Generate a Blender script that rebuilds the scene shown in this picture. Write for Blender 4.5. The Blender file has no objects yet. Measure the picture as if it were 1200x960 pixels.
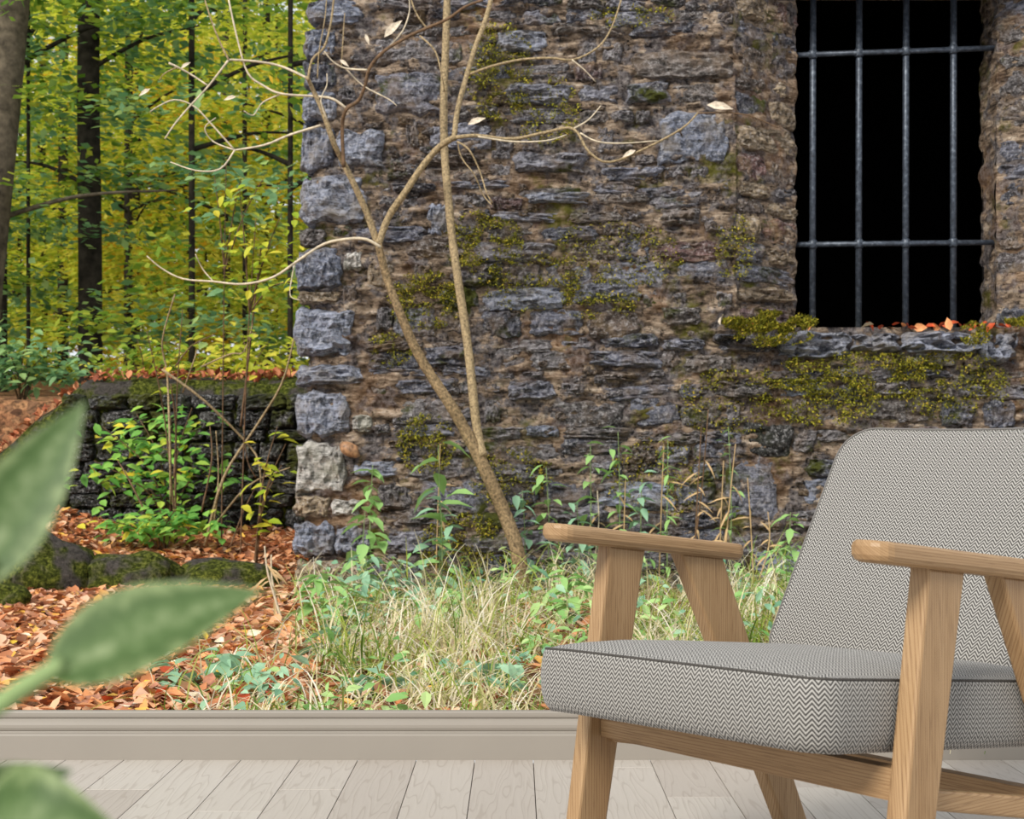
import bpy, math, random
from mathutils import Vector, Matrix, noise

# ---------------------------------------------------------------- camera, sky, sun, exposure
scene = bpy.context.scene
C = scene.collection
F, CX, CY, CAMZ = 1700.0, 605.0, 538.0, 0.77        # focal length in pixels of a 1200 px wide frame, principal point, eye height
cam_d = bpy.data.cameras.new('camera')
cam = bpy.data.objects.new('camera', cam_d); C.objects.link(cam)
cam.location = (0, 0, CAMZ); cam.rotation_euler = (math.pi / 2, 0, 0)
cam_d.sensor_width = 36; cam_d.sensor_fit = 'HORIZONTAL'; cam_d.lens = F / 1200 * 36
cam_d.shift_x = -(CX - 600) / 1200; cam_d.shift_y = (CY - 480) / 1200
cam_d.clip_start = 0.05; cam_d.clip_end = 300
cam_d.dof.use_dof = True; cam_d.dof.focus_distance = 3.4; cam_d.dof.aperture_fstop = 11.0
scene.camera = cam

world = bpy.data.worlds.new('sky'); scene.world = world; world.use_nodes = True
bg = world.node_tree.nodes['Background']
bg.inputs[0].default_value = (0.92, 0.96, 1.0, 1); bg.inputs[1].default_value = 0.8
sun_d = bpy.data.lights.new('sun', 'SUN'); sun_d.energy = 3.1; sun_d.angle = math.radians(18); sun_d.color = (1, 0.95, 0.86)
sun = bpy.data.objects.new('sun', sun_d); C.objects.link(sun)
sun.rotation_euler = (math.radians(54), 0, math.radians(-34))
vs = scene.view_settings
scene.display_settings.display_device = 'sRGB'
vs.view_transform = 'Standard'; vs.look = 'None'; vs.gamma = 1.0; vs.use_curve_mapping = False; vs.exposure = 0.25

R = random.Random(7)
PI = math.pi
def lin(c):
    return tuple((v / 255 / 12.92 if v / 255 <= .04045 else ((v / 255 + .055) / 1.055) ** 2.4) for v in c) + (1,)
def P(px, py, Y):                                   # point seen at a pixel, at distance Y in front of the camera
    return Vector(((px - CX) / F * Y, Y, CAMZ - (py - CY) / F * Y))
def lerp(a, b, t): return a + (b - a) * t
def clamp(x, a=0., b=1.): return max(a, min(b, x))
def sstep(a, b, x):
    t = clamp((x - a) / (b - a)); return t * t * (3 - 2 * t)
def nz(x, y, z): return noise.noise(Vector((x, y, z)))

# ---------------------------------------------------------------- object helpers
def mesh(name, verts, faces, mat=None, smooth=False, uvs=None):
    me = bpy.data.meshes.new(name)
    me.from_pydata([tuple(v) for v in verts], [], faces)
    if smooth: me.polygons.foreach_set('use_smooth', [True] * len(me.polygons))
    if mat: me.materials.append(mat)
    if uvs:
        l = me.uv_layers.new(name='UVMap')
        for p in me.polygons:
            for li, vi in zip(p.loop_indices, p.vertices):
                l.data[li].uv = uvs[vi]
    me.update()
    return me
def link(name, data, parent=None, loc=None, rot=None, scale=None):
    o = bpy.data.objects.new(name, data); C.objects.link(o)
    if parent: o.parent = parent
    if loc is not None: o.location = loc
    if rot is not None: o.rotation_euler = rot
    if scale is not None: o.scale = scale
    return o
def tag(o, label=None, cat=None, group=None, kind=None):
    if label: o['label'] = label
    if cat: o['category'] = cat
    if group: o['group'] = group
    if kind: o['kind'] = kind
    return o
def thing(name, label, cat, loc=(0, 0, 0), rz=0, group=None):
    return tag(link(name, None, None, loc, (0, 0, rz)), label, cat, group)

class MB:
    def __init__(s): s.v = []; s.f = []; s.uv = []
    def add(s, vs_, fs, uv=None):
        n = len(s.v); s.v += vs_; s.f += [tuple(i + n for i in f) for f in fs]
        s.uv += uv if uv else [(0, 0)] * len(vs_)
    def tube(s, pts, radii, sides=6, cap=True):
        pts = [Vector(p) for p in pts]; n = len(pts); vs_ = []; uv = []; L = 0
        ref = Vector((0.31, 0.9, 0.2))
        for i, p in enumerate(pts):
            t = (pts[min(i + 1, n - 1)] - pts[max(i - 1, 0)])
            if t.length < 1e-9: t = Vector((0, 0, 1))
            t.normalize()
            a = t.cross(ref); a.normalize(); b = t.cross(a)
            if i: L += (p - pts[i - 1]).length
            r = radii[i] if hasattr(radii, '__len__') else radii
            for k in range(sides):
                an = 2 * PI * k / sides
                vs_.append(p + a * (r * math.cos(an)) + b * (r * math.sin(an))); uv.append((k / sides * 2 * PI * r, L))
        fs = [(i * sides + k, i * sides + (k + 1) % sides, (i + 1) * sides + (k + 1) % sides, (i + 1) * sides + k)
              for i in range(n - 1) for k in range(sides)]
        if cap: fs += [tuple(range(sides))[::-1], tuple((n - 1) * sides + k for k in range(sides))]
        s.add(vs_, fs, uv)
    def leaf(s, base, d, nrm, L, W, fold=.25, droop=.2):
        d = Vector(d).normalized(); sd = d.cross(Vector(nrm)).normalized(); up = sd.cross(d)
        b = Vector(base); vs_ = [b]
        for t, w in ((.3, .85), (.62, .8)):
            c = b + d * (L * t) - up * (droop * L * t * t)
            vs_ += [c + sd * (W * .5 * w) + up * (fold * W * .5), c, c - sd * (W * .5 * w) + up * (fold * W * .5)]
        vs_.append(b + d * L - up * (droop * L))
        s.add(vs_, [(0, 2, 1), (0, 3, 2), (1, 2, 5, 4), (2, 3, 6, 5), (4, 5, 7), (5, 6, 7)],
              [(.5, 0), (0, .3), (.5, .3), (1, .3), (0, .62), (.5, .62), (1, .62), (.5, 1)])
    def leaf4(s, base, d, nrm, L, W):
        d = Vector(d).normalized(); sd = d.cross(Vector(nrm)).normalized(); b = Vector(base)
        s.add([b, b + d * L * .45 + sd * W * .5, b + d * L, b + d * L * .45 - sd * W * .5], [(0, 1, 2, 3)])
    def box(s, x0, x1, y0, y1, z0, z1):
        v = [Vector((x, y, z)) for x in (x0, x1) for y in (y0, y1) for z in (z0, z1)]
        s.add(v, [(0, 1, 3, 2), (4, 6, 7, 5), (0, 4, 5, 1), (2, 3, 7, 6), (0, 2, 6, 4), (1, 5, 7, 3)])
    def build(s, name, mat, parent=None, smooth=False, loc=None, rot=None):
        return link(name, mesh(name, s.v, s.f, mat, smooth, s.uv), parent, loc, rot)

def smooth_line(pts, sub=4):                        # Catmull-Rom through 3D points
    pts = [Vector(p) for p in pts]; out = []
    for i in range(len(pts) - 1):
        p0, p1, p2, p3 = pts[max(i - 1, 0)], pts[i], pts[i + 1], pts[min(i + 2, len(pts) - 1)]
        for k in range(sub):
            t = k / sub
            out.append(.5 * ((2 * p1) + (p2 - p0) * t + (2 * p0 - 5 * p1 + 4 * p2 - p3) * t * t + (3 * p1 - p0 - 3 * p2 + p3) * t ** 3))
    out.append(pts[-1]); return out

# ---------------------------------------------------------------- materials
class Mat:
    def __init__(s, name, rough=.9, spec=.3):
        s.m = bpy.data.materials.new(name); s.m.use_nodes = True; s.nt = s.m.node_tree
        s.b = s.nt.nodes['Principled BSDF']; s.b.inputs['Roughness'].default_value = rough
        s.b.inputs['Specular IOR Level'].default_value = spec
        s.tc = s.nt.nodes.new('ShaderNodeTexCoord')
    def n(s, t, **kw):
        o = s.nt.nodes.new('ShaderNode' + t)
        for k, v in kw.items(): setattr(o, k, v)
        return o
    def set(s, i, v):
        if hasattr(v, 'is_linked') or hasattr(v, 'links'): s.nt.links.new(v, i)
        else: i.default_value = v
        return s
    def mapping(s, src, scale=(1, 1, 1), loc=(0, 0, 0), rot=(0, 0, 0)):
        m = s.n('Mapping'); s.set(m.inputs[0], src); m.inputs['Scale'].default_value = scale; m.inputs['Location'].default_value = loc
        m.inputs['Rotation'].default_value = rot
        return m.outputs[0]
    def noise(s, vec, scale, detail=6, rough=.6, out=0, dist=0):
        o = s.n('TexNoise'); s.set(o.inputs['Vector'], vec); o.inputs['Scale'].default_value = scale
        o.inputs['Detail'].default_value = detail; o.inputs['Roughness'].default_value = rough; o.inputs['Distortion'].default_value = dist
        return o.outputs[out]
    def ramp(s, fac, stops, interp='LINEAR'):
        r = s.n('ValToRGB'); r.color_ramp.interpolation = interp; el = r.color_ramp.elements
        while len(el) < len(stops): el.new(.5)
        for e, (p, c) in zip(el, stops):
            e.position = p; e.color = c if len(c) == 4 else lin(c)
        s.set(r.inputs[0], fac); return r.outputs[0]
    def mix(s, fac, a, b, mode='MIX'):
        x = s.n('Mix', data_type='RGBA', blend_type=mode)
        s.set(x.inputs[0], fac); s.set(x.inputs[6], a); s.set(x.inputs[7], b); return x.outputs[2]
    def math(s, op, a, b=0., c=None):
        x = s.n('Math', operation=op); s.set(x.inputs[0], a); s.set(x.inputs[1], b)
        if c is not None: s.set(x.inputs[2], c)
        return x.outputs[0]
    def bump(s, h, strength=.5, dist=.01):
        b = s.n('Bump'); b.inputs['Strength'].default_value = strength; b.inputs['Distance'].default_value = dist
        s.set(b.inputs['Height'], h); s.set(s.b.inputs['Normal'], b.outputs[0])
    def color(s, c): s.set(s.b.inputs['Base Color'], c); return s
    def rand(s):
        return s.n('ObjectInfo').outputs['Random']
    def island(s):
        return s.n('NewGeometry').outputs['Random Per Island']
    def pos(s): return s.n('NewGeometry').outputs['Position']
def G(v): return (v, v, v, 1)

def stone_mat(name, ramp_stops, stain=(120, 98, 76), stain_amt=.5, moss=0.):
    m = Mat(name, .85, .25); p = m.pos()
    off = m.n('VectorMath', operation='MULTIPLY_ADD'); m.set(off.inputs[0], m.n('ObjectInfo').outputs['Location'])
    off.inputs[1].default_value = (3.1, 0, 7.7); m.set(off.inputs[2], p); q = off.outputs[0]
    big = m.noise(q, 5, 3, .6)
    strat = m.noise(m.mapping(q, (5, 5, 26)), 1.6, 7, .72)
    fine = m.noise(q, 42, 6, .75)
    base = m.ramp(m.rand(), ramp_stops)
    c = m.mix(m.ramp(strat, [(.40, G(0)), (.60, G(1))]), m.mix(1., base, G(.34), 'MULTIPLY'), m.mix(1., base, (1.5, 1.5, 1.55, 1), 'MULTIPLY'))
    pit = m.noise(q, 75, 4, .8)
    c = m.mix(m.ramp(fine, [(.52, G(0)), (.63, G(.8))]), c, m.mix(1., m.mix(.5, base, lin((190, 188, 190))), (1.5, 1.5, 1.5, 1), 'MULTIPLY'))
    c = m.mix(m.ramp(fine, [(.34, G(.95)), (.47, G(0))]), c, lin((24, 23, 26)))
    c = m.mix(m.ramp(pit, [(.58, G(0)), (.66, G(.7))]), c, lin((196, 192, 190)))
    c = m.mix(m.ramp(big, [(.50, G(0)), (.66, G(stain_amt))]), c, lin(stain))
    if moss:
        mo = m.noise(p, 2.1, 5, .7)
        mc = m.mix(fine, lin((30, 34, 12)), lin((96, 100, 36)))
        c = m.mix(m.ramp(mo, [(.62 - moss * .22, G(0)), (.70 - moss * .22, G(1))]), c, mc)
    m.color(c)
    h = m.math('ADD', m.math('MULTIPLY', strat, 1.0), m.math('MULTIPLY', fine, .55))
    m.bump(h, 1., .035)
    return m.m
M = {}
M['stone'] = stone_mat('ruin_stone', [(0, (76, 77, 84)), (.35, (104, 106, 118)), (.6, (132, 133, 144)), (.8, (120, 112, 106)), (1, (92, 88, 88))], (134, 114, 94), .6, moss=.25)
M['stone_blue'] = stone_mat('blue_grey_corner_stone', [(0, (122, 128, 144)), (.5, (150, 156, 172)), (1, (136, 139, 150))], (150, 138, 122), .6)
M['stone_pale'] = stone_mat('pale_weathered_stone', [(0, (196, 192, 184)), (1, (212, 206, 194))], (140, 138, 112), .5)
M['stone_tan'] = stone_mat('tan_sandstone', [(0, (150, 130, 104)), (1, (164, 146, 120))], (104, 92, 78), .6)
M['stone_brown'] = stone_mat('brown_jamb_stone', [(0, (92, 80, 72)), (.4, (118, 104, 92)), (.75, (88, 86, 92)), (1, (128, 92, 82))], (150, 126, 92), .6, .1)
M['stone_dark'] = stone_mat('dark_mossy_stone', [(0, (40, 40, 40)), (.5, (58, 58, 56)), (1, (80, 78, 74))], (38, 42, 20), .9, .45)

def mortar_mat():
    m = Mat('rubble_mortar', .95, .1); p = m.pos()
    strat = m.noise(m.mapping(p, (4, 4, 15)), 1.7, 8, .7)
    fine = m.noise(p, 34, 7, .75); big = m.noise(p, 1.5, 4, .6); mid = m.noise(p, 9, 5, .65)
    c = m.ramp(strat, [(.34, (42, 37, 34)), (.45, (112, 96, 82)), (.55, (174, 153, 132)), (.66, (220, 202, 182))])
    c = m.mix(m.ramp(mid, [(.47, G(0)), (.56, G(.9))]), c, m.ramp(fine, [(.3, (42, 40, 42)), (.5, (100, 95, 98)), (.7, (170, 164, 160))]))
    c = m.mix(m.ramp(fine, [(.36, G(1)), (.47, G(0))]), c, lin((26, 23, 22)))
    c = m.mix(m.ramp(big, [(.54, G(0)), (.68, G(.35))]), c, lin((150, 106, 62)))
    mo = m.noise(p, 2.6, 5, .7)
    c = m.mix(m.ramp(mo, [(.56, G(0)), (.66, G(.9))]), c, m.mix(fine, lin((36, 40, 12)), lin((126, 122, 42))))
    m.color(c); m.bump(m.math('ADD', strat, m.math('MULTIPLY', fine, .6)), 1., .04)
    return m.m
M['mortar'] = mortar_mat()

def plain(name, col, rough=.8, spec=.3, var=.25, scale=20, bump=0.):
    m = Mat(name, rough, spec); f = m.noise(m.pos(), scale, 5, .6)
    d = tuple(c * (1 - var) for c in col); l = tuple(min(255, c * (1 + var)) for c in col)
    m.color(m.ramp(f, [(.3, d), (.7, l)]))
    if bump: m.bump(f, bump, .01)
    return m.m
def leafmat(name, stops, trans=.45, rough=.55):
    m = Mat(name, rough, .3); c = m.ramp(m.island(), stops); m.color(c)
    t = m.n('BsdfTranslucent'); m.set(t.inputs[0], c); mx = m.n('MixShader'); mx.inputs[0].default_value = trans
    m.nt.links.new(m.b.outputs[0], mx.inputs[1]); m.nt.links.new(t.outputs[0], mx.inputs[2])
    m.nt.links.new(mx.outputs[0], m.nt.nodes['Material Output'].inputs[0])
    return m.m
M['leaf_green'] = leafmat('forest_green_leaf', [(0, (92, 130, 46)), (.5, (146, 178, 68)), (.85, (192, 206, 80)), (1, (226, 214, 84))], .55)
M['leaf_teal'] = leafmat('cool_green_leaf', [(0, (80, 124, 80)), (.6, (136, 180, 126)), (1, (172, 198, 116))])
M['leaf_lime'] = leafmat('yellow_green_leaf', [(0, (150, 170, 48)), (.5, (206, 212, 70)), (1, (244, 232, 100))], .55)
M['leaf_gold'] = leafmat('golden_leaf', [(0, (200, 164, 40)), (.5, (234, 194, 56)), (.8, (222, 182, 60)), (1, (190, 190, 60))], .55)
M['leaf_shrub'] = leafmat('shrub_leaf', [(0, (84, 146, 58)), (.6, (138, 196, 92)), (.88, (184, 212, 84)), (1, (238, 210, 60))], .35)
M['leaf_bright'] = leafmat('lime_leaf', [(0, (150, 180, 40)), (.6, (196, 206, 66)), (1, (228, 214, 70))], .4)
M['weed'] = leafmat('weed_leaf', [(0, (96, 150, 74)), (.5, (150, 196, 116)), (1, (196, 222, 150))], .3)
M['weed_cool'] = leafmat('cool_weed_leaf', [(0, (104, 154, 122)), (1, (174, 212, 176))], .3)
M['litter'] = leafmat('fallen_leaf', [(0, (142, 92, 66)), (.2, (200, 130, 86)), (.48, (226, 162, 114)), (.7, (238, 200, 166)), (.86, (178, 124, 104)), (.96, (230, 172, 96)), (1, (240, 196, 80))], .15, .6)
M['litter_red'] = leafmat('red_fallen_leaf', [(0, (128, 66, 44)), (.5, (180, 100, 64)), (1, (214, 152, 108))], .15, .6)
M['grass'] = leafmat('mixed_grass', [(0, (120, 142, 64)), (.2, (176, 184, 100)), (.36, (212, 200, 150)), (.7, (234, 222, 188)), (1, (248, 243, 228))], .3, .6)
M['grass_green'] = leafmat('green_grass', [(0, (74, 108, 36)), (.6, (128, 156, 60)), (1, (184, 190, 84))], .3, .6)
M['straw'] = leafmat('dry_stalk', [(0, (150, 116, 82)), (.6, (196, 166, 122)), (1, (224, 204, 168))], .1, .7)
M['moss'] = leafmat('wall_moss', [(0, (64, 66, 20)), (.4, (120, 120, 34)), (.8, (168, 164, 52)), (1, (200, 172, 66))], .25, .8)
M['bark'] = plain('sapling_bark', (148, 130, 100), .8, .2, .3, 80, .6)
M['bark_low'] = plain('lower_stem_bark', (122, 104, 78), .85, .2, .38, 70, .7)
M['bark_dark'] = plain('brown_twig_bark', (104, 82, 62), .8, .2, .25, 40, .4)
M['twig'] = plain('pale_twig', (196, 182, 158), .8, .2, .15, 40)
M['trunk'] = plain('forest_trunk_bark', (46, 42, 37), .9, .1, .45, 9, .6)
M['trunk_grey'] = plain('grey_trunk_bark', (88, 80, 68), .9, .1, .35, 9, .6)
M['black'] = plain('painted_dark_chamber', (18, 17, 17), .95, .05, .3, 4)  # darkness of the unlit interior put into the wall colour as near-black
M['husk'] = plain('dry_husk', (200, 186, 166), .8, .2, .15, 60)
M['brown_stone'] = plain('smooth_brown_stone', (146, 110, 80), .5, .4, .4, 28)

def iron():
    m = Mat('weathered_iron', .45, .5); f = m.noise(m.pos(), 40, 6, .7)
    m.color(m.ramp(f, [(.3, (34, 38, 46)), (.55, (70, 78, 90)), (.8, (130, 138, 148))])); m.b.inputs['Metallic'].default_value = .35
    m.bump(f, .3, .004); return m.m
M['iron'] = iron()

def ground_mat():
    m = Mat('leaf_strewn_soil', .95, .1); p = m.pos()
    f = m.noise(p, 22, 5, .7); b = m.noise(p, 2.5, 4, .6)
    v = m.n('TexVoronoi'); m.set(v.inputs['Vector'], p); v.inputs['Scale'].default_value = 17
    sep = m.n('SeparateColor'); m.set(sep.inputs[0], v.outputs['Color'])
    lv = m.ramp(sep.outputs[0], [(0, (92, 64, 48)), (.4, (158, 110, 78)), (.7, (186, 138, 98)), (1, (120, 88, 68))])
    c = m.mix(m.ramp(f, [(.35, G(.9)), (.55, G(.15))]), lv, lin((46, 34, 24)))
    c = m.mix(m.ramp(b, [(.55, G(0)), (.7, G(.5))]), c, lin((66, 66, 34)))
    m.color(c); m.bump(f, .8, .03); return m.m
M['ground'] = ground_mat()

def moss_rock():
    m = Mat('moss_covered_rock', .95, .1); p = m.pos()
    f = m.noise(p, 40, 6, .75); b = m.noise(p, 5, 4, .6)
    g = m.ramp(f, [(.36, (28, 32, 12)), (.5, (74, 82, 30)), (.64, (134, 138, 58))])
    s = m.ramp(f, [(.3, (40, 38, 36)), (.7, (104, 98, 92))])
    m.color(m.mix(m.ramp(b, [(.48, G(0)), (.58, G(1))]), g, s)); m.bump(f, 1., .03); return m.m
M['mossrock'] = moss_rock()

def plank_mat():
    m = Mat('whitewashed_oak_plank', .55, .3)
    uv = m.tc.outputs['Object']; oi = m.n('ObjectInfo')
    add = m.n('VectorMath', operation='MULTIPLY_ADD'); m.set(add.inputs[0], oi.outputs['Location']); add.inputs[1].default_value = (17, 5, 3); m.set(add.inputs[2], uv)
    q = add.outputs[0]
    warp = m.noise(m.mapping(q, (10, .8, 1)), 1.4, 2, .5)
    rings = m.math('SINE', m.math('MULTIPLY', warp, 75.))
    gr = m.noise(m.mapping(q, (130, 5, 1)), 1, 4, .6)
    base = m.ramp(oi.outputs['Random'], [(0, (168, 159, 150)), (.5, (176, 168, 159)), (1, (183, 176, 167))])
    c = m.mix(m.ramp(rings, [(.80, G(0)), (1, G(.28))]), base, lin((128, 115, 103)))
    c = m.mix(m.ramp(gr, [(.55, G(0)), (.75, G(.3))]), c, lin((136, 124, 113)))
    m.color(c); m.bump(m.math('ADD', rings, gr), .08, .002); return m.m
M['plank'] = plank_mat()
M['gap'] = plain('dark_floor_gap', (70, 60, 52), .9, .1)
M['paint'] = plain('greige_skirting_paint', (144, 137, 128), .5, .35, .015, 3)

def oak():
    m = Mat('oiled_oak', .45, .35); uv = m.tc.outputs['UV']; oi = m.rand()
    cb = m.n('CombineXYZ'); m.set(cb.inputs[2], m.math('MULTIPLY', oi, 30.)); m.set(cb.inputs[0], m.math('MULTIPLY', oi, 3.))
    ad = m.n('VectorMath', operation='ADD'); m.set(ad.inputs[0], uv); m.set(ad.inputs[1], cb.outputs[0]); q = ad.outputs[0]
    warp = m.noise(m.mapping(q, (22, 1.2, 1)), 1., 3, .5)
    sx = m.n('SeparateXYZ'); m.set(sx.inputs[0], q)
    lines = m.math('SINE', m.math('ADD', m.math('MULTIPLY', sx.outputs[0], 1150.), m.math('MULTIPLY', warp, 30.)))
    pores = m.noise(m.mapping(q, (420, 14, 1)), 1., 4, .6)
    c = m.ramp(warp, [(.3, (154, 122, 86)), (.7, (176, 145, 108))])
    c = m.mix(m.ramp(lines, [(.45, G(0)), (1, G(.55))]), c, lin((120, 86, 54)))
    c = m.mix(m.ramp(pores, [(.52, G(0)), (.68, G(.55))]), c, lin((100, 70, 42)))
    m.color(c); m.bump(pores, .12, .002); return m.m
M['oak'] = oak()

def herringbone():
    m = Mat('grey_herringbone_wool', .95, .15); m.b.inputs['Sheen Weight'].default_value = .15
    uv = m.tc.outputs['UV']; s = m.n('SeparateXYZ'); m.set(s.inputs[0], uv)
    zig = m.math('PINGPONG', s.outputs[0], .0086)
    st = m.math('ADD', s.outputs[1], m.math('MULTIPLY', zig, 1.15))
    w = m.math('SINE', m.math('MULTIPLY', st, 2 * PI / .0072))
    f = m.noise(m.mapping(uv, (1, 1, 1)), 700, 3, .6)
    k = m.math('ADD', w, m.math('MULTIPLY', m.math('SUBTRACT', f, .5), 1.6))
    c = m.ramp(m.math('MULTIPLY_ADD', k, .5, .5), [(.15, (66, 64, 62)), (.5, (112, 109, 106)), (.85, (172, 169, 164))])
    m.color(c); m.bump(k, .25, .0012); return m.m
M['fabric'] = herringbone()
M['seam'] = plain('dark_grey_seam', (74, 71, 68), .9, .1, .1, 200)

def bigleaf():
    m = Mat('houseplant_leaf', .5, .35); uv = m.tc.outputs['UV']; s = m.n('SeparateXYZ'); m.set(s.inputs[0], uv)
    e = m.math('ABSOLUTE', m.math('SUBTRACT', s.outputs[0], .5))
    f = m.noise(m.mapping(uv, (3, 9, 1)), 1.5, 3, .5)
    k = m.math('ADD', m.math('MULTIPLY', e, .9), m.math('MULTIPLY', f, .55))
    c = m.ramp(k, [(.2, (140, 156, 112)), (.36, (92, 116, 68)), (.55, (70, 96, 48)), (.72, (130, 148, 98))])
    m.color(c)
    t = m.n('BsdfTranslucent'); m.set(t.inputs[0], c); mx = m.n('MixShader'); mx.inputs[0].default_value = .3
    m.nt.links.new(m.b.outputs[0], mx.inputs[1]); m.nt.links.new(t.outputs[0], mx.inputs[2])
    m.nt.links.new(mx.outputs[0], m.nt.nodes['Material Output'].inputs[0]); return m.m
M['bigleaf'] = bigleaf()
M['stemgreen'] = plain('green_stem', (122, 142, 92), .6, .3, .15, 30)
M['pot'] = plain('white_ceramic', (222, 218, 210), .4, .5, .03, 5)
M['soil'] = plain('potting_soil', (52, 40, 32), .95, .1, .4, 60, .8)

# ---------------------------------------------------------------- the room: plank floor and skirting
YB = F * CAMZ / 353.0                               # where the floor meets the skirting
fl = MB(); fl.box(-3.0, 3.0, -.6, YB + .02, -.06, -.012)
floor = tag(fl.build('floor', M['gap']), 'pale whitewashed oak plank floor of the room', 'floor', kind='structure')
PW = .1495
plank_meshes = {}
def plank(ix, y0, y1):
    key = round((y1 - y0) * 200)
    if key not in plank_meshes:
        l = key / 200; g = .0009; b = MB(); hx = PW / 2 - g; hy = l / 2 - g * 1.6; c = .0007
        top = [Vector((sx * (hx - c), sy * (hy - c), 0)) for sx, sy in ((-1, -1), (1, -1), (1, 1), (-1, 1))]
        mid = [Vector((sx * hx, sy * hy, -c)) for sx, sy in ((-1, -1), (1, -1), (1, 1), (-1, 1))]
        low = [v + Vector((0, 0, -.012)) for v in mid]
        b.add(top + mid + low, [(0, 1, 2, 3)] + [(i, 4 + i, 4 + (i + 1) % 4, (i + 1) % 4) for i in range(4)]
              + [(4 + i, 8 + i, 8 + (i + 1) % 4, 4 + (i + 1) % 4) for i in range(4)])
        plank_meshes[key] = mesh('plank', b.v, b.f, M['plank'])
    link('plank', plank_meshes[key], floor, (-.106 + PW * (ix + .5), (y0 + y1) / 2, 0))
JOINT = {-1: 2.62, -2: 2.75, -3: 3.378, -4: 3.17, -5: 2.9, -6: 3.378, -7: 3.25, 0: 2.8, 1: 3.0, 2: 3.62, 3: 3.305, 4: 2.95, 5: 3.4, 6: 3.2, 7: 3.62, 8: 3.1}
for ix in range(-15, 16):
    y1 = YB + .01; y0 = JOINT.get(ix, 2.5 + R.random() * 1.1)
    while y1 > -.5:
        y0 = max(y0, -.55); plank(ix, y0, y1); y1 = y0; y0 -= 1.2

prof = [(0, 0), (0, .062), (.0012, .0655), (.005, .0672), (.0115, .0685), (.0125, .0715), (.0095, .075), (.0075, .081), (.0075, .088), (.0095, .095),
        (.0145, .1), (.0165, .1025), (.0165, .105), (.0125, .107), (.0115, .112), (.0115, .119), (.0135, .1225), (.034, .1225), (.034, 0)]
bb = MB(); xs = [-3.0, 3.0]
bb.add([Vector((x, YB + d, z)) for x in xs for d, z in prof],
       [(i, i + 1, len(prof) + i + 1, len(prof) + i) for i in range(len(prof) - 1)] + [tuple(range(len(prof)))[::-1], tuple(range(len(prof), 2 * len(prof)))])
tag(bb.build('baseboard_back', M['paint']), 'long greige moulded skirting board between the plank floor and grass', 'skirting board', kind='structure')

# ---------------------------------------------------------------- ground outside
YW = 8.6                                            # face of the ruined wall
def gz(x, y):
    z = .26 * sstep(8.2, 11.2, y) * sstep(-.6, -1.8, x)
    z += 1.0 * sstep(11.3, 11.9, y) + .062 * max(0, y - 12.5)
    z += .05 * nz(x * .9, y * .9, 3) * sstep(4.0, 5.0, y) + .02 * nz(x * 3, y * 3, 1) * sstep(3.9, 4.6, y)
    z += .22 * sstep(-2.6, -4.2, x) * sstep(6.5, 9., y) * (1 - sstep(11, 12, y))
    return z
g = MB(); ys = []; y = YB + .036
while y < 95: ys.append(y); y += .1 if y < 12 else .1 + (y - 12) * .08
xs = [-1 + 2 * i / 110 for i in range(111)]
vv = []
for y in ys:
    w = 6 + y * .75
    for t in xs:
        x = t * w - .1 * y; vv.append(Vector((x, y, gz(x, y))))
n = len(xs)
g.add(vv, [(j * n + i, j * n + i + 1, (j + 1) * n + i + 1, (j + 1) * n + i) for j in range(len(ys) - 1) for i in range(n - 1)])
tag(g.build('ground', M['ground'], smooth=True), 'leaf-strewn woodland ground running from the skirting into the forest', 'ground', kind='structure')

# ---------------------------------------------------------------- rough stones, shared shapes
def rock_slab(seed, nx=16, nzz=9, blocky=5.):
    o = seed * 13.7; vs_ = []; fs = []
    for j in range(nzz + 1):
        for i in range(nx + 1):
            s = -1 + 2 * i / nx; t = -1 + 2 * j / nzz
            s = math.copysign(abs(s) ** .8, s); t = math.copysign(abs(t) ** .8, t)
            ex = 1 + .20 * nz(t * 1.6 + o, (1 if s > 0 else -1) * 2.3, o) + .05 * nz(t * 5, s * 2, o)
            ez = 1 + .28 * nz(s * 2.2 + o, (1 if t > 0 else -1) * 3.1, o + 5) + .08 * nz(s * 6 + o, t * 3, o)
            cut = 1 - .10 * (abs(s) ** 4) * (abs(t) ** 4)
            x = .5 * s * ex * cut; z = .5 * t * ez * cut
            d = (max(0, 1 - abs(s) ** blocky) ** .45) * (max(0, 1 - abs(t) ** blocky) ** .45)
            d *= .62 + .30 * nz(s * 1.3 + o, t * 1.1, o + 9) + .24 * nz(s * 3 + o, t * 6, o + 2) + .16 * nz(s * 8, t * 12, o)
            vs_.append(Vector((x, -max(0, d) + .35, z)))
    w = nx + 1
    for j in range(nzz):
        for i in range(nx):
            fs.append((j * w + i, j * w + i + 1, (j + 1) * w + i + 1, (j + 1) * w + i))
    rim = [i for i in range(w)] + [j * w + nx for j in range(1, nzz + 1)] + [nzz * w + i for i in range(nx - 1, -1, -1)] + [j * w for j in range(nzz - 1, 0, -1)]
    n0 = len(vs_)
    vs_ += [Vector((vs_[k].x * .96, .7, vs_[k].z * .96)) for k in rim]
    m_ = len(rim)
    fs += [(rim[k], n0 + k, n0 + (k + 1) % m_, rim[(k + 1) % m_])[::-1] for k in range(m_)]
    return vs_, [tuple(f) for f in fs]
SLABS = [rock_slab(k) for k in range(22)]
slab_cache = {}
def slab_mesh(k, matname):
    if (k, matname) not in slab_cache:
        v, f = SLABS[k]; slab_cache[(k, matname)] = mesh('stone', v, f, M[matname], False)
    return slab_cache[(k, matname)]
def stone(parent, x, y, z, w, h, d, matname, rz=0., ry=0., name='stone', k=None, flip=1):
    k = R.randrange(len(SLABS)) if k is None else k
    return link(name, slab_mesh(k, matname), parent, (x, y, z), (R.uniform(-.06, .06), ry, rz), (w * 1.03, d, h * 1.05))
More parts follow.
